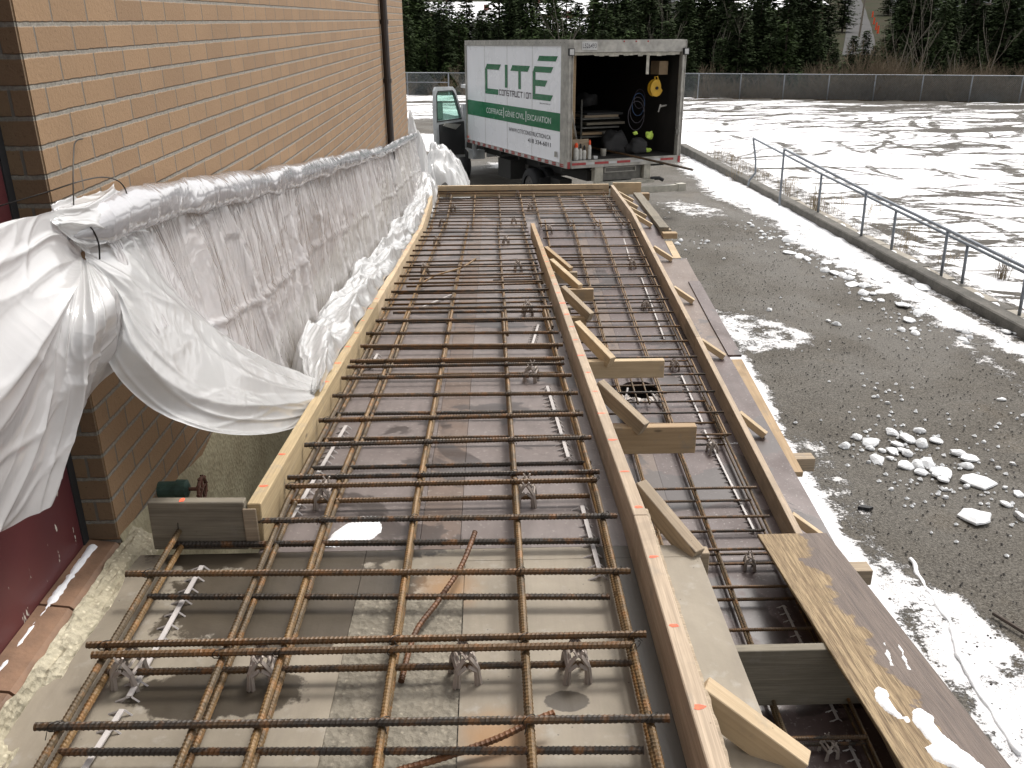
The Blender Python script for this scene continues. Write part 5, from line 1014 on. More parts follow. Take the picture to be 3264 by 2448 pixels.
def bare(seed, hgt=4.5, birch=False, dense=True):
    rn = random.Random(seed); mb = MB(); tr = MB()
    def br(p, d, l, r, dep):
        q = p+d*l*.5+Vector((rn.uniform(-.05, .05)*l, rn.uniform(-.05, .05)*l, 0)); e_ = q+(d+Vector((rn.uniform(-.2, .2), rn.uniform(-.2, .2), .08))).normalized()*l*.5
        (tr if dep == 0 else mb).tube([p, q, e_], [r, r*.8, r*.55], 5 if dep == 0 else 3, cap=False)
        if dep >= (3 if dense else 2): return
        for _ in range(rn.randint(4, 6)):
            t = rn.uniform(.3, 1); b = p.lerp(e_, t); nd = (d*rn.uniform(.5, 1.0)+Vector((rn.uniform(-1, 1), rn.uniform(-1, 1), rn.uniform(.0, .7)))*.75).normalized(); br(b, nd, l*rn.uniform(.4, .62), r*.42, dep+1)
    for s in range(1 if birch else 4):
        br(Vector((rn.uniform(-.25, .25)*(0 if birch else 1), rn.uniform(-.25, .25), -.6)), Vector((rn.uniform(-.25, .25)*(.3 if birch else 1), rn.uniform(-.2, .2), 1)).normalized(), hgt*(.8 if birch else .55), .07 if birch else .035, 0)
    return mb.mesh('crown'), tr.mesh('trunk')
def plant(kind, meshes, x, y, z, s, rz, lb, group, cat):
    r = bpy.data.objects.new(kind, None); COL.objects.link(r); r.location = (x, y, z); r.scale = s; r.rotation_euler = (0, 0, rz); tag(r, lb, cat, group)
    for nm, me in zip(('crown', 'trunk'), meshes):
        o = bpy.data.objects.new(nm, me); COL.objects.link(o); o.parent = r
spr = [conifer(i, 6.5, r_) for i, r_ in ((1, 1.6), (2, 2.1), (3, 1.9), (4, 1.7), (5, 2.3))]; pin = [conifer(i, 6.0, 1.9, 'pine') for i in (11, 12, 13)]
for a, b in spr: a.materials.append(M['spruce']); b.materials.append(M['bark'])
for a, b in pin: a.materials.append(M['pine']); b.materials.append(M['bark'])
shr = [bare(i, 3.6) for i in (21, 22, 23)]; bir = [bare(i, 6.5, True, False) for i in (31, 32)]
for a, b in shr: a.materials.append(M['twig']); b.materials.append(M['twig'])
for a, b in bir: a.materials.append(M['birch']); b.materials.append(M['birch'])
rn = random.Random(99)
def sector(x, y):
    q = x/y; return 'left of the truck' if q < -.02 else 'behind the truck' if q < .2 else 'between truck and far road' if q < .36 else 'right of the far road'
for row, (y0, n_, hs_) in enumerate(((59.5, 34, .92), (62.5, 36, 1.02), (66, 36, 1.12), (70.5, 36, 1.20), (76, 36, 1.28))):
    for i in range(n_):
        x = -13+(52+row*2)*(i+rn.uniform(-.35, .35))/n_; y = y0+rn.uniform(-1.3, 1.3); q = x/y
        if .366 < q < .424: 
            h = rn.uniform(.5, .68) if row < 3 else 0
        elif q > .422: h = hs_*rn.uniform(.55, 1.0) if row < 2 else hs_*rn.uniform(.8, 1.15)
        else: h = hs_*rn.uniform(.72, 1.12)
        if -.06 < q < .16: h *= .93
        if h == 0: continue
        if q > .30 and row == 0 and rn.random() < .75: continue
        pine = (q < .12 and rn.random() < .3) or rn.random() < .12; ms = rn.choice(pin if pine else spr); z = hz(x, y)
        plant('pine_tree' if pine else 'spruce_tree', ms, x, y, z, (h*rn.uniform(.85, 1.15), h*rn.uniform(.85, 1.15), h), rn.uniform(0, 6), '%s evergreen, %s row past the fence, %s' % ('bushy green' if pine else 'dark pointed', nth(row+1), sector(x, y)), 'evergreens beyond the fence', 'tree')
for i in range(120):
    q = .225+.36*rn.random()**.75 if i < 108 else rn.uniform(-.12, .05); y = 56
    for _k in range(4): y = fy(q*y)
    y += rn.uniform(1.6, 4.5); x = q*y; h = (y/56)*(rn.uniform(.9, 1.5) if q < .36 else rn.uniform(1.2, 1.9))
    plant('bare_shrub', rn.choice(shr), x, y, hz(x, y), (h*1.15, h*1.15, h), rn.uniform(0, 6), 'leafless brown shrub just behind the fence, %s' % sector(x, y), 'bare shrubs behind the fence', 'shrub')
for i, q in enumerate((.075, .082, .17, .176, .19, .262, .268, .43, .44, .455, .50, .53, .24, .47)):
    y = rn.uniform(57.5, 60) if q > .4 else rn.uniform(60, 63); h = rn.uniform(.85, 1.15)
    plant('birch_tree', bir[i % 2], q*y, y, hz(q*y, y), (h*.7, h*.7, h), rn.uniform(0, 6), 'thin pale bare birch among the dark evergreens, %s' % sector(q*y, y), 'bare birches', 'tree')
HS = [(.0, 125, 12, 7, 2.6, 'siding', 'pale house with snowy roof above the trees, nearest the brick building'), (.052, 140, 14, 8, 2.8, 'siding3', 'sand house with snowy roof above the cab of the truck'), (.085, 112, 9, 6, 2.4, 'siding', 'low white house with snow covered roof above the truck box'), (-.04, 150, 13, 8, 3, 'siding3', 'house at the top left beside the wall edge'), (.11, 170, 12, 8, 3, 'siding', 'distant house high above the truck'), (.255, 150, 15, 8, 2.8, 'siding2', 'reddish house above the trees right of the truck'), (.235, 175, 14, 8, 3, 'siding', 'pale house behind the reddish one'), (.30, 160, 13, 8, 3, 'siding3', 'sand house between the reddish house and the far road'), (.46, 200, 14, 8, 3, 'siding', 'small pale house right of the far road')]
for i in range(240):
    y = 82+150*rn.random()**1.6; q = rn.uniform(-.12, .62); 
    if .372 < q < .418: continue
    h = rn.uniform(.8, 1.45)*(1 if y < 130 else .9); x = q*y; ms = rn.choice(spr if rn.random() < .78 else shr)
    if any(abs(q-q_) < .022 and y < yy for q_, yy, *_r in HS): h *= .5
    plant('hillside_tree', ms, x, y, hz(x, y), (h*1.2, h*1.2, h), rn.uniform(0, 6), 'distant tree on the snowy hillside, %s' % sector(x, y), 'trees on the hillside', 'tree')
# far houses
def house(x, y, w, d, h, mat, lb, rz=0):
    e_ = empty('house', (x, y, hz(x, y)), rz, label=lb, cat='house')
    MB().box((-w/2, -d/2, -1), (w/2, d/2, h)).build('wall', M[mat], e_)
    mb = MB(); o_ = .5; mb.add([(-w/2-o_, -d/2-o_, h), (w/2+o_, -d/2-o_, h), (w/2+o_, 0, h+1.5), (-w/2-o_, 0, h+1.5), (w/2+o_, d/2+o_, h), (-w/2-o_, d/2+o_, h)], [(0, 1, 2, 3), (3, 2, 4, 5), (0, 3, 5), (1, 4, 2), (0, 5, 4, 1)]); mb.build('roof', M['snow'], e_)
    for k in range(3):
        xx = -w/2+w*(k+.5)/3; MB().box((xx-.6, -d/2-.03, h*.4), (xx+.6, -d/2+.02, h*.8)).build('window', M['winglass'], e_)
    MB().box((-.3, .2, h+.8), (.3, .8, h+2.2)).build('chimney', M['siding2'], e_)
for q, y, w, d, h, m_, l in HS: house(q*y, y, w, d, h, m_, l, rn.uniform(-.3, .3))
for i, (q, y) in enumerate(((.402, 190), (.4045, 165), (.4075, 150), (.41, 142))):
    x = q*y; z = hz(x, y); MB_ = MB().tube([(x, y, z), (x, y, z+1.1)], [.17, .12], 8); tag(MB_.build('traffic_drum', M['orange']), 'orange traffic marker on the right side of the far road, %s from the bottom' % nth(4-i), 'traffic marker', 'orange markers by the far road')
def upole(q, y, h, lb):
    e_ = empty('utility_pole', (q*y, y, hz(q*y, y)), 0, label=lb, cat='utility pole'); lean = .25
    MB().tube([(0, 0, -1), (lean, 0, h)], [.15, .11], 8).build('pole', M['utilpole'], e_); MB().box((-1.0, -.06, h-.55), (1.2, .06, h-.4)).build('crossarm', M['utilpole'], e_)
    for k in (-.9, 0, .9): MB().tube([(k+lean*.9, 0, h-.4), (k+lean*.9, 0, h-.2)], .05, 6).build('insulator', M['strip'], e_)
    return Vector((q*y+lean, y, hz(q*y, y)+h-.25))
a = upole(.508, 70, 6.6, 'grey wooden utility pole with crossarm above the trees at right'); b = upole(.3905, 130, 8, 'smaller utility pole beside the far road')
def span(p, q, s, lb, r=.02):
    tag(MB().tube([p.lerp(q, t/16)-Vector((0, 0, s*4*(t/16)*(1-t/16))) for t in range(17)], r, 4).build('power_line', M['galv']), lb, 'power line')
span(a, b, 2, 'power line from the big utility pole to the far road'); span(a, Vector((66, 84, 1.0)), 1.2, 'power line leaving the utility pole to the right')
# ------------------------------------------------------------------ box truck
TX = _n((2.27, .91, -.03)); TY = Vector((-1.94, 4.69, -.10)); TY = (TY-TX*TY.dot(TX)).normalized(); TZ = TX.cross(TY)
TM = Matrix((TX, TY, TZ)).transposed().to_4x4(); TM.translation = Vector((1.418, 16.71, -2.565))
truck = bpy.data.objects.new('box_truck', None); COL.objects.link(truck); truck.matrix_world = TM
tag(truck, 'white construction box truck with open rear and open driver door', 'truck')
def tp(name, mb, mats, parent=None, **k): return mb.build(name, mats, parent or truck, **k)
bw, bl, bh = 2.44, 5.22, 2.22
box = tp('cargo_box', MB().box((.02, .06, .0), (.05, bl, bh-.02)).box((bw-.05, .06, .0), (bw-.02, bl, bh-.02)).box((.02, .06, bh-.04), (bw-.02, bl, bh-.012)).box((.02, bl-.03, 0), (bw-.02, bl, bh-.012)), M['box_white'])
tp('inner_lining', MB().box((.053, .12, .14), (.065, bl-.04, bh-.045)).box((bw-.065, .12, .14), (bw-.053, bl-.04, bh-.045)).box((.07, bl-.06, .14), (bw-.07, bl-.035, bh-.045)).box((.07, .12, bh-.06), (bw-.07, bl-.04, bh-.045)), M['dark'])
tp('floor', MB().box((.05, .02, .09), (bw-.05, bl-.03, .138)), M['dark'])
mb = MB()
mb.box((-.004, .0, .0), (.075, .10, bh)).box((bw-.075, .0, .0), (bw+.004, .10, bh)); mb.box((.077, -.006, 2.015), (bw-.077, .07, bh-.002)); mb.box((.077, -.012, 2.010), (bw-.077, .0, 2.035)); mb.box((.077, -.010, 2.15), (bw-.077, .0, 2.165))
for s in (0, bw-.012): mb.box((s, -.014, .02), (s+.012, .0, 2.2))
mb.box((.068, -.02, .02), (.082, .05, 2.0)).box((bw-.082, -.02, .02), (bw-.068, .05, 2.0))
tp('rear_frame', mb, M['alu'])
mb = MB(); mb.box((-.006, .10, bh-.10), (.018, bl+.01, bh+.004)).box((-.006, .102, .0), (.018, bl+.01, .075)).box((-.006, bl-.045, .076), (.018, bl+.02, bh-.101)).box((-.0055, .102, .076), (.018, .30, bh-.101))
mb.box((bw-.018, .10, bh-.10), (bw+.006, bl+.01, bh+.004)); tp('side_rails', mb, M['alu'])
mb = MB()
for y in (1.597, 2.844, 4.084): mb.box((.0165, y-.004, .08), (.0185, y+.004, bh-.105))
tp('panel_seams', mb, M['alu'])
tp('rear_sill', MB().box((.08, -.03, .0), (bw-.08, .02, .135)), M['alu'])
for a, b in ((.088, .372), (.56, .85), (1.036, 1.318), (1.986, 2.274)): tp('reflector', MB().box((a, -.036, .055), (b, -.0305, .098)), M['redtape'])
for a, b in ((.38, .55), (.86, 1.03), (1.325, 1.60), (1.75, 1.98)): tp('reflector', MB().box((a, -.0345, .055), (b, -.0305, .095)), M['whitetape'])
tp('reflector', MB().box((-.001, -.017, .0), (.055, -.0145, .12)), M['redtape']); tp('reflector', MB().box((bw-.055, -.017, .0), (bw+.001, -.0145, .12)), M['redtape'])
mb = MB(); y = .13; i = 0
while y < bl-.15:
    mb.box((-.0085, y, .043), (-.0065, y+.16, .066), 0).box((-.0085, y, .010), (-.0065, y+.16, .033), 0).box((-.0085, y+.165, .01), (-.0065, y+.30, .066), 1); y += .325
tp('side_reflectors', mb, [M['redtape'], M['whitetape']])
mb = MB()
for k in range(34):
    y = .18+k*.15
    for z in (.055, bh-.05): mb.tube([(-.006, y, z), (-.010, y, z)], .008, 6)
tp('rivet_row', mb, M['alu_dark'])
# lettering on the left side: plane x=.02 (faces -x); s = distance from the rear, h = height
def side_poly(mb, pts, x=.0165, th=.002, mi=0):
    n = len(pts); vs = [(x, s, h) for s, h in pts]+[(x+th, s, h) for s, h in pts]
    mb.add(vs, [tuple(range(n)), tuple(range(2*n-1, n-1, -1))]+[(i, n+i, n+(i+1) % n, (i+1) % n) for i in range(n)], mi)
def conv(bmesh_mb): return bmesh_mb
LET = [[(4.06, 1.64), (3.95, 1.75), (3.16, 1.75), (3.29, 1.64), (3.93, 1.64), (3.93, 1.25), (3.315, 1.25), (3.315, 1.14), (4.06, 1.14)],
       [(2.955, 1.75), (2.815, 1.75), (2.815, 1.303), (2.955, 1.303)],
       [(2.56, 1.75), (1.703, 1.75), (1.814, 1.64), (2.14, 1.64), (2.14, 1.303), (2.266, 1.303), (2.266, 1.64), (2.665, 1.64)],
       [(1.492, 1.752), (.659, 1.752), (.768, 1.646), (1.446, 1.646), (1.446, 1.508), (.908, 1.508), (1.017, 1.396), (1.446, 1.396), (1.446, 1.255), (.66, 1.255), (.771, 1.146), (1.57, 1.146), (1.57, 1.645)],
       [(1.281, 1.941), (.48, 1.941), (.563, 1.849), (1.36, 1.849)]]
from mathutils.geometry import tessellate_polygon
mb = MB()
for pts in LET:
    tris = tessellate_polygon([[Vector((s, h, 0)) for s, h in pts]]); mb.add([(.0155, s, h) for s, h in pts], [tuple(t) for t in tris])
tp('main_lettering', mb, M['green'])
tp('green_band', MB().box((.0158, .302, .632), (.0182, bl-.047, .956)), M['green'])
font_me = {}
def text(body, s0, h0, height, width, mat, nm, x=.0145, rear=False, bold=.0):
    cu = bpy.data.curves.new('t', 'FONT'); cu.body = body; cu.size = 1; cu.offset = bold; o = bpy.data.objects.new('t', cu); COL.objects.link(o)
    bpy.context.view_layer.update(); dg = bpy.context.evaluated_depsgraph_get(); me = bpy.data.meshes.new_from_object(o.evaluated_get(dg)); bpy.data.objects.remove(o)
    xs = [v.co.x for v in me.vertices]; caps = .73 if any(c in body for c in 'É') else None
    y0 = min(v.co.y for v in me.vertices); y1 = max(v.co.y for v in me.vertices) if caps is None else .73+0*y0; y0 = max(y0, 0) if caps else y0; x0, x1 = min(xs), max(xs)
    for v in me.vertices:
        u = (v.co.x-x0)/(x1-x0)*width; w = (v.co.y-y0)/(y1-y0)*height
        v.co = Vector((s0+u, x, h0+w)) if rear else Vector((x, s0-u, h0+w))
    me.materials.clear(); o = link(nm, me, M[mat], truck); return o
text('COFFRAGE', 4.005, .738, .112, .912, 'white_ink', 'band_lettering', bold=.005); text('GÉNIE CIVIL', 2.952, .738, .112, .985, 'white_ink', 'band_lettering', bold=.005); text('EXCAVATION', 1.808, .738, .112, 1.072, 'white_ink', 'band_lettering', bold=.005)
tp('band_dividers', MB().box((.0135, 3.012, .695), (.0157, 3.042, .90)).box((.0135, 1.868, .695), (.0157, 1.898, .90)), M['white_ink'])
text('WWW.CITECONSTRUCTION.CA', 2.765, .45, .08, 2.03, 'ink', 'web_lettering', .0155, bold=.003); text('418 334-6011', 1.791, .312, .082, 1.055, 'ink', 'phone_lettering', .0155, bold=.004); text('RBQ 8343-9842-01', 1.235, 1.073, .026, .46, 'ink', 'small_lettering', .0155)
# CONSTRUCTION in squared strokes
STK = {'C': [((1, 1), (0, 1)), ((0, 1), (0, 0)), ((0, 0), (1, 0))], 'O': [((0, 0), (0, 1)), ((0, 1), (1, 1)), ((1, 1), (1, 0)), ((1, 0), (0, 0))], 'N': [((0, 0), (0, 1)), ((0, 1), (1, 1)), ((1, 1), (1, 0))],
       'S': [((1, 1), (0, 1)), ((0, 1), (0, .5)), ((0, .5), (1, .5)), ((1, .5), (1, 0)), ((1, 0), (0, 0))], 'T': [((0, 1), (1, 1)), ((.5, 1), (.5, 0))], 'R': [((0, 0), (0, 1)), ((0, 1), (1, 1)), ((1, 1), (1, .5)), ((1, .5), (0, .5)), ((.6, .5), (1, 0))],
       'U': [((0, 1), (0, 0)), ((0, 0), (1, 0)), ((1, 0), (1, 1))], 'I': [((.5, 1), (.5, 0))]}
mb = MB(); wd = 'CONSTRUCTION'; adv = 1.645/12; k = 0
for i, c in enumerate(wd):
    s0 = 3.254-i*adv; lw = adv*.68; hh = .098; hb = 1.150; t = .0095
    for (a, b), (c2, d) in STK[c]:
        sa, sb = s0-a*lw, s0-c2*lw; ha, hb2 = hb+b*hh, hb+d*hh
        if abs(a-c2) > .01 and abs(b-d) > .01: mb.add([(.0153, sa+t, ha), (.0153, sa-t, ha), (.0153, sb-t, hb2), (.0153, sb+t, hb2)], [(0, 1, 2, 3)])
        else: mb.box((.0150+.0003*(k % 3), min(sa, sb)-t, min(ha, hb2)-t), (.0165, max(sa, sb)+t, max(ha, hb2)+t)); k += 1
tp('subtitle_lettering', mb, M['purple_ink'])
# plate, lamps, latch
pl = tp('licence_plate', MB().box((.245, -.016, 2.047), (.552, -.0125, 2.187)), M['whitetape']); o = text('L526493', .262, 2.078, .078, .273, 'ink', 'plate_number', -.0168, True, .004)
for x0 in (-.028, 2.355):
    l = tp('marker_lamp', MB().box((x0, -.06, 1.955), (x0+.11, -.015, 2.075)), M['black']); tp('lens', MB().box((x0+.014, -.066, 1.968), (x0+.096, -.058, 2.062)), M['whitetape'], l)
mb = MB()
for x in (1.10, 1.35, 1.60): mb.tube([(x, -.006, 2.19), (x, -.018, 2.19)], .014, 8)
tp('clearance_lamp', mb, M['redtape'])
mb = MB().tube([(2.31, -.035, .60), (2.31, -.035, 1.25)], .009, 6).tube([(2.31, -.035, 1.25), (2.29, -.06, 1.22), (2.29, -.06, 1.12), (2.31, -.035, 1.08)], .008, 6).box((2.29, -.05, .52), (2.35, -.02, .62)); tp('door_latch', mb, M['alu_dark'])
tp('side_latch', MB().box((-.02, .42, .165), (-.0075, .50, .265)).box((-.028, .44, .19), (-.02, .48, .24)), M['alu']); tp('side_marker', MB().tube([(-.008, 5.11, .13), (-.016, 5.11, .13)], .03, 10), M['orange'])
tp('side_marker', MB().tube([(-.007, 2.99, .03), (-.02, 2.99, .03)], .03, 10), M['black'])
mb = MB(); x = .12   # torn weather strip under the header
for i in range(22): w = .1; mb.box((x, .02, 1.965-random.uniform(0, .03)), (x+w-.002, .03, 2.005)); x += w
tp('weather_strip', mb, M['cream']); tp('pull_strap', MB().box((1.615, .04, 1.62), (1.675, .046, 1.965)), M['cream'])
# underbody
mb = MB().box((.58, .3, -.30), (.70, 8.2, -.10)).box((1.65, .3, -.30), (1.77, 8.2, -.10))
for y in (.4, 1.4, 2.4, 3.4, 4.4): mb.box((.1, y, -.10), (2.34, y+.08, -.005))
mb.box((.35, 1.0, -.75), (.62, 1.6, -.35)); mb.box((.85, 2.8, -.55), (1.6, 3.6, -.3)).box((.2, 3.1, -.6), (.55, 3.8, -.2)); tp('chassis', mb, M['chassis'])
tp('bumper_upright', MB().box((.58, -.01, -.275), (.755, .12, -.002)), M['cream']); tp('bumper_upright', MB().box((1.645, -.01, -.275), (1.785, .12, -.002)), M['cream'])
tp('step_recess', MB().box((.80, .06, -.27), (1.60, .10, -.002)), M['alu_dark']); mb = MB().box((.81, .03, -.035), (1.49, .05, -.02)).box((.81, .03, -.12), (1.49, .05, -.105)).box((.81, .03, -.12), (.83, .05, -.02)).box((1.47, .03, -.12), (1.49, .05, -.02)); tp('step_frame', mb, M['alu'])
tp('bumper_beam', MB().box((.56, -.10, -.345), (1.83, .02, -.28)), M['cream'])
tp('tow_beam', MB().box((.60, -.22, -.52), (2.46, -.10, -.40)).box((2.30, -.235, -.53), (2.47, -.09, -.385)), M['cream']); tp('exhaust_tip', MB().tube([(1.78, -.05, -.27), (1.95, -.08, -.27), (2.03, -.09, -.31)], .035, 10), M['black'])
def wheel(x0, x1, y, z, r, nm='wheel'):
    t = MB(); n = 28; prof = [(x0, r*.62), (x0+.01, r*.9), (x0+.04, r*.99), ((x0+x1)/2, r), (x1-.04, r*.99), (x1-.01, r*.9), (x1, r*.62)]; vs = []
    for k in range(n): a = 2*math.pi*k/n; vs += [(px_, y+rr*math.cos(a), z+rr*math.sin(a)) for px_, rr in prof]
    m = len(prof); t.add(vs, [(k*m+j, k*m+j+1, ((k+1) % n)*m+j+1, ((k+1) % n)*m+j) for k in range(n) for j in range(m-1)])
    w = tp(nm, t, M['black'], smooth=True); rm = MB().tube([(x0+.03, y, z), (x1-.03, y, z)], r*.62, 20).tube([(x0+.0, y, z), (x0+.04, y, z)], r*.2, 12)
    for k in range(8): a = k*math.pi/4; rm.tube([(x0+.02, y+r*.35*math.cos(a), z+r*.35*math.sin(a)), (x0+.05, y+r*.35*math.cos(a), z+r*.35*math.sin(a))], .02, 6)
    tp('rim', rm, M['hub'], w)
for a, b in ((.10, .34), (.36, .60), (1.84, 2.08), (2.10, 2.34)): wheel(a, b, 1.95, -.62, .40)
wheel(.16, .40, 6.35, -.66, .39); wheel(2.04, 2.28, 6.35, -.66, .39)
mb = MB().box((-.0, 1.2, -.52), (.03, 1.23, -.05)); mb = MB().box((.12, 1.42, -.92), (.62, 1.435, -.35)); tp('mud_flap', mb, M['black'])
# cab
cab = MB(); X0, X1 = .20, 2.24
prof = [(5.30, -.35), (5.30, 1.22), (5.55, 1.30), (6.05, 1.26), (6.75, .72), (7.7, .52), (7.85, .35), (7.85, -.4), (6.8, -.45), (6.78, -.15), (6.35, .02), (5.93, -.15), (5.88, -.45)]
tr = tessellate_polygon([[Vector((a, b, 0)) for a, b in prof]]); n = len(prof)
cab.add([(X1, a, b) for a, b in prof]+[(X0+.55, a, b) for a, b in prof], [tuple(t) for t in tr]+[tuple(n+q for q in t[::-1]) for t in tr]+[(i, (i+1) % n, n+(i+1) % n, n+i) for i in range(n)])
cab.box((X0, 6.55, -.1), (X0+.55, 7.8, .5)).box((X0, 5.28, -.35), (X0+.06, 5.42, 1.2)).box((X0, 5.35, 1.17), (X0+.55, 6.1, 1.25)).box((X0+.02, 6.05, -.2), (X0+.10, 6.2, .8)).box((X0-.02, 5.36, -.42), (X0+.3, 5.62, -.22))
tp('cab', cab, M['vanwhite'])
tp('seat', MB().box((.55, 5.36, -.1), (.74, 5.9, .25)).box((.50, 5.34, .2), (.74, 5.5, .95)), M['cloth_dark']); tp('front_bumper', MB().box((.15, 7.86, -.5), (2.3, 8.0, -.25)), M['alu_dark'])
# open door: hinged at (.22, 6.0), tip (-.80, 5.28)
hp = Vector((.20, 5.98, 0)); tpp = Vector((-.80, 5.16, 0)); du = (tpp-hp).normalized(); dn_ = Vector((-du.y, du.x, 0)); DM = Matrix((du, dn_, Vector((0, 0, 1)))).transposed().to_4x4(); DM.translation = hp; Ld = (tpp-hp).length
def dpoly(nm, outer_, inner, y0, y1, mat, parent):
    mb = MB(); pts = [outer_]+([inner] if inner else []); flat = [p for q in pts for p in q]; tr = tessellate_polygon([[Vector((a, b, 0)) for a, b in q] for q in pts]); n = len(flat)
    vs = [DM @ Vector((a, y0, b)) for a, b in flat]+[DM @ Vector((a, y1, b)) for a, b in flat]; fs = [tuple(t) for t in tr]+[tuple(n+q for q in t[::-1]) for t in tr]; o_ = 0
    for q in pts:
        k = len(q); fs += [(o_+i, o_+(i+1) % k, n+o_+(i+1) % k, n+o_+i) for i in range(k)]; o_ += k
    return tp(nm, mb.add(vs, fs), mat, parent)
Wd = Ld
outl = [(.0, -.42), (.02, .42), (.10, .60), (.38, 1.14), (.50, 1.22), (.95*Wd, 1.24), (Wd, 1.16), (Wd+.03, .5), (Wd, -.22), (.90*Wd, -.36)]
win = [(.14, .50), (.42, 1.04), (.52, 1.12), (.90*Wd, 1.13), (.93*Wd, 1.06), (.94*Wd, .50)]
door = dpoly('open_door', outl, win, -.03, .03, M['vanwhite'], truck)
dpoly('door_trim', [(.04, -.36), (.06, .42), (.9*Wd, .42), (.90*Wd, .0), (.86*Wd, -.27)], None, .032, .06, M['trim'], door)
dpoly('window_glass', win, None, -.006, .0, M['glassy'], door); dpoly('armrest', [(.25, .36), (.75*Wd, .44), (.8*Wd, .38), (.5, .26)], None, .06, .085, M['alu'], door)
rim_w = [(.12, .47), (.41, 1.06), (.51, 1.145), (.91*Wd, 1.155), (.955*Wd, 1.07), (.965*Wd, .47)]
dpoly('window_seal', rim_w, win, -.034, .034, M['trim'], door)
dpoly('mirror', [(.56*Wd, .50), (.565*Wd, .86), (.58*Wd, .90), (.76*Wd, .91), (.785*Wd, .87), (.79*Wd, .51), (.77*Wd, .48), (.58*Wd, .47)], None, -.22, -.12, M['black'], door)
dpoly('mirror_glass', [(.58*Wd, .52), (.585*Wd, .87), (.765*Wd, .88), (.77*Wd, .52)], None, -.119, -.112, M['cream'], door)
# ------------------------------------------------------------------ load
def load(name, mb, mat, lb, cat, group=None, **k):
    o = mb.build(name, mat, **k); o.matrix_world = TM; return tag(o, lb, cat, group)
FZ = .139
for x, y, r, h, cap, l in ((.235, .10, .05, .22, 'orange', 'fat white spray bottle with orange cap at the left of the truck floor'), (.335, .12, .033, .20, 'black', 'slim white bottle with dark nozzle, second from the left'), (.41, .11, .036, .17, 'black', 'short white can with dark top, third from the left'), (.515, .10, .033, .26, 'orange', 'tall white spray can with orange cap, rightmost')):
    e_ = bpy.data.objects.new('spray_bottle', None); COL.objects.link(e_); e_.matrix_world = TM @ Matrix.Translation((x, y, FZ)); tag(e_, l, 'bottle', 'bottles on the truck floor')
    MB().tube([(0, 0, 0), (0, 0, h*.8), (0, 0, h)], [r, r, r*.55], 14).build('bottle', M['bottle'], e_); MB().tube([(0, 0, h), (0, 0, h+.05), (0, 0, h+.085)], [r*.6, r*.66, r*.3], 12).build('cap', M[cap], e_)
load('plywood_scrap', MB().box((.075, .16, FZ), (.52, .178, .50)), M['wood_old'], 'upright plywood scrap behind the spray bottles', 'board')
load('plywood_scrap', MB().box((.20, .55, FZ), (.40, .57, 1.16)), M['wood'], 'tall narrow plywood piece leaning inside the box at left', 'board')
load('wall_board', MB().box((.07, .30, .6), (.30, .315, 1.96)), M['wood'], 'brown upright board fixed inside the left rear of the box', 'board')
for i, (a, b, m) in enumerate((((.075, .12, 1.30), (.41, .3, FZ+.01), 'alu'), ((.09, .2, 1.22), (.44, .4, FZ+.01), 'wood'), ((.075, .1, .75), (.18, .3, FZ+.01), 'alu'), ((.12, .25, .8), (.30, .35, FZ+.01), 'alu'), ((.10, .25, .85), (.10, .35, FZ+.01), 'yellow'))):
    load('long_tool', MB().tube([a, b], .017 if i < 2 else .012, 4), M[m], ('longest metal straightedge leaning in the left corner', 'brown batten leaning beside the straightedge', 'short metal bar leaning in the left corner', 'second short metal bar behind the bottles', 'yellow handled tool in the left corner')[i], 'tool', None)
rk = bpy.data.objects.new('tool_rack', None); COL.objects.link(rk); rk.matrix_world = TM @ Matrix.Translation((.85, 1.1, FZ)); tag(rk, 'dark metal rack loaded with boards in the middle of the truck box', 'rack')
MB().tube([(0, 0, 0), (0, 0, 1.0)], .02, 6).tube([(0, .8, 0), (0, .8, 1.0)], .02, 6).build('upright', M['alu_dark'], rk)
mb = MB()
for z in (.28, .45, .62): mb.box((0, 0, z), (.85, .8, z+.03))
mb.build('shelf', M['alu_dark'], rk)
for i, (x0, x1, z, m) in enumerate(((.05, .80, .66, 'wood_old'), (.10, .95, .52, 'wood_grey'), (.0, .45, .335, 'wood'), (.48, .80, .335, 'alu'), (.1, .9, .70, 'cloth_dark'))):
    load('stacked_board', MB().box((.85+x0, 1.06, FZ+z), (.85+x1, 1.7, FZ+z+.045)), M[m], '%s board laid on the dark rack in the truck' % ('weathered', 'grey', 'tan', 'metal', 'dark')[i], 'board', 'boards on the truck rack')
def lump(x, y, z, sx, sy, sz, seed, mat, name, lb, cat):
    o = snow_blob(name, 0, 0, 0, sx, sy, sz, seed, mat, .5, False, 3); o.matrix_world = TM @ Matrix.Translation((x, y, z)); return tag(o, lb, cat)
lump(1.50, .8, FZ+.18, .34, .3, .24, 5, 'cloth_dark', 'tarp', 'dark canvas bundle on the truck floor right of the rack', 'tarp'); lump(1.78, .5, FZ+.12, .2, .2, .17, 8, 'cloth_dark', 'bag', 'dark bag at the right of the truck floor', 'bag'); lump(1.3, 1.7, FZ+.95, .3, .25, .14, 9, 'cloth_dark', 'tarp', 'dark folded tarp on top of the rack', 'tarp')
for i, (x, z, a, b) in enumerate(((1.99, FZ+.35, .09, .07), (1.95, FZ+.07, .09, .035), (1.66, FZ+.40, .05, .03))):
    o = lump(x, .40, z, a, .05, b, 20+i, 'hiviz', 'safety_vest', ('largest lime and silver vest piece at the right of the truck floor', 'lime vest edge low on the truck floor', 'small lime scrap above the dark bundle')[i], 'safety vest')
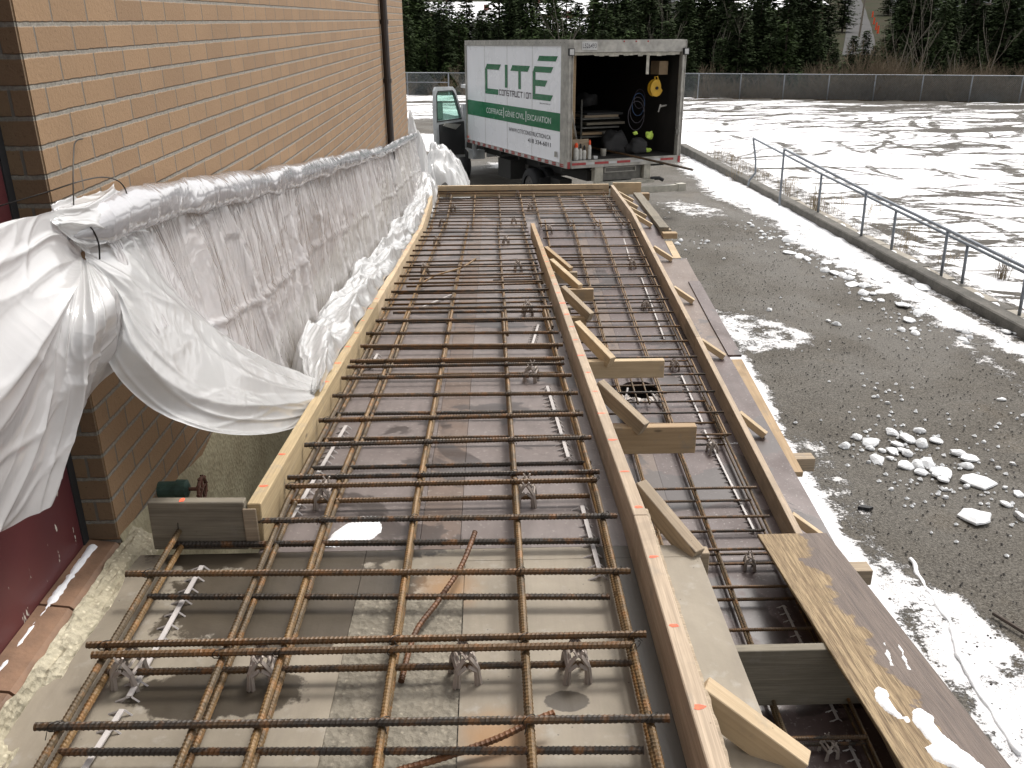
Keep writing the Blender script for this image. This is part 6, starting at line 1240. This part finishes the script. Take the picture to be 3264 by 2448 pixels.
# rods sticking out of the box
for i in range(7):
    ox = (i % 4)*.016; oz = (i//4)*.016; load('steel_rod', MB().tube([(1.02+ox, 1.2, FZ+.09+oz), (1.30+ox*1.2, .1, FZ+.03+oz), (2.06+ox*1.4-.03*(i % 3), -.95-.05*(i % 3), -.02+oz)], .0085, 6), M['rebar'], 'dark steel rod in the bundle hanging out of the truck box', 'rod', 'rods hanging out of the truck')
hr = bpy.data.objects.new('cable_reel', None); COL.objects.link(hr); hr.matrix_world = TM @ Matrix.Translation((2.02, .35, 1.36)); tag(hr, 'yellow plastic cable reel hanging inside the right of the box', 'reel')
mb = MB(); n = 22; q = [(.135*math.cos(2*math.pi*k/n)*(1 if not 0 <= k < 4 else .72), .155*math.sin(2*math.pi*k/n)) for k in range(n)]
for y0, y1, s in ((-.06, -.045, 1), (-.045, .04, .82), (.04, .055, 1)): mb.prism([(a*s, b*s) for a, b in q], -y1, -y0, M=Matrix.Rotation(math.pi/2, 4, 'X'))
mb.tube([(-.02, -.02, .13), (-.03, -.02, .20), (.03, -.02, .21), (.05, -.02, .13)], .014, 8); mb.build('reel_body', M['yellow'], hr)
MB().tube([(0, -.08, 0), (0, -.06, 0)], .03, 12).build('hub', M['black'], hr)
load('cardboard_box', MB().box((2.06, .3, 1.60), (2.25, .6, 1.84)), M['cardboard'], 'small cardboard box high inside the right of the truck', 'box')
for i in range(4):
    x, z, r = 1.72+.05*i, .85+.1*i, .18-.02*i; load('cable_loop', MB().tube([(x+r*math.cos(a*.35), .5+.05*i, z+r*1.5*math.sin(a*.35)) for a in range(19)], .008, 5), M['ink'] if i != 2 else plain('blue_cord', (.03, .07, .16), .5), ('lowest dark cable loop', 'second dark cable loop', 'blue cord loop', 'highest dark cable loop')[i]+' hanging on the right inside wall', 'cable', None)
load('pail', MB().tube([(1.0, .45, FZ), (1.0, .45, FZ+.13)], [.05, .058], 12), M['cream'], 'small grimy pail behind the rod bundle', 'pail')
load('rag', MB().box((.60, .08, FZ), (.68, .15, FZ+.05)), M['whitetape'], 'crumpled white cup right of the spray cans', 'cup')
load('grease_gun', MB().tube([(2.12, .3, 1.02), (2.26, .3, 1.04)], .018, 8).tube([(2.09, .3, .92), (2.13, .3, 1.06)], .015, 6), M['alu'], 'small metal tool hung low on the right inside wall', 'tool')
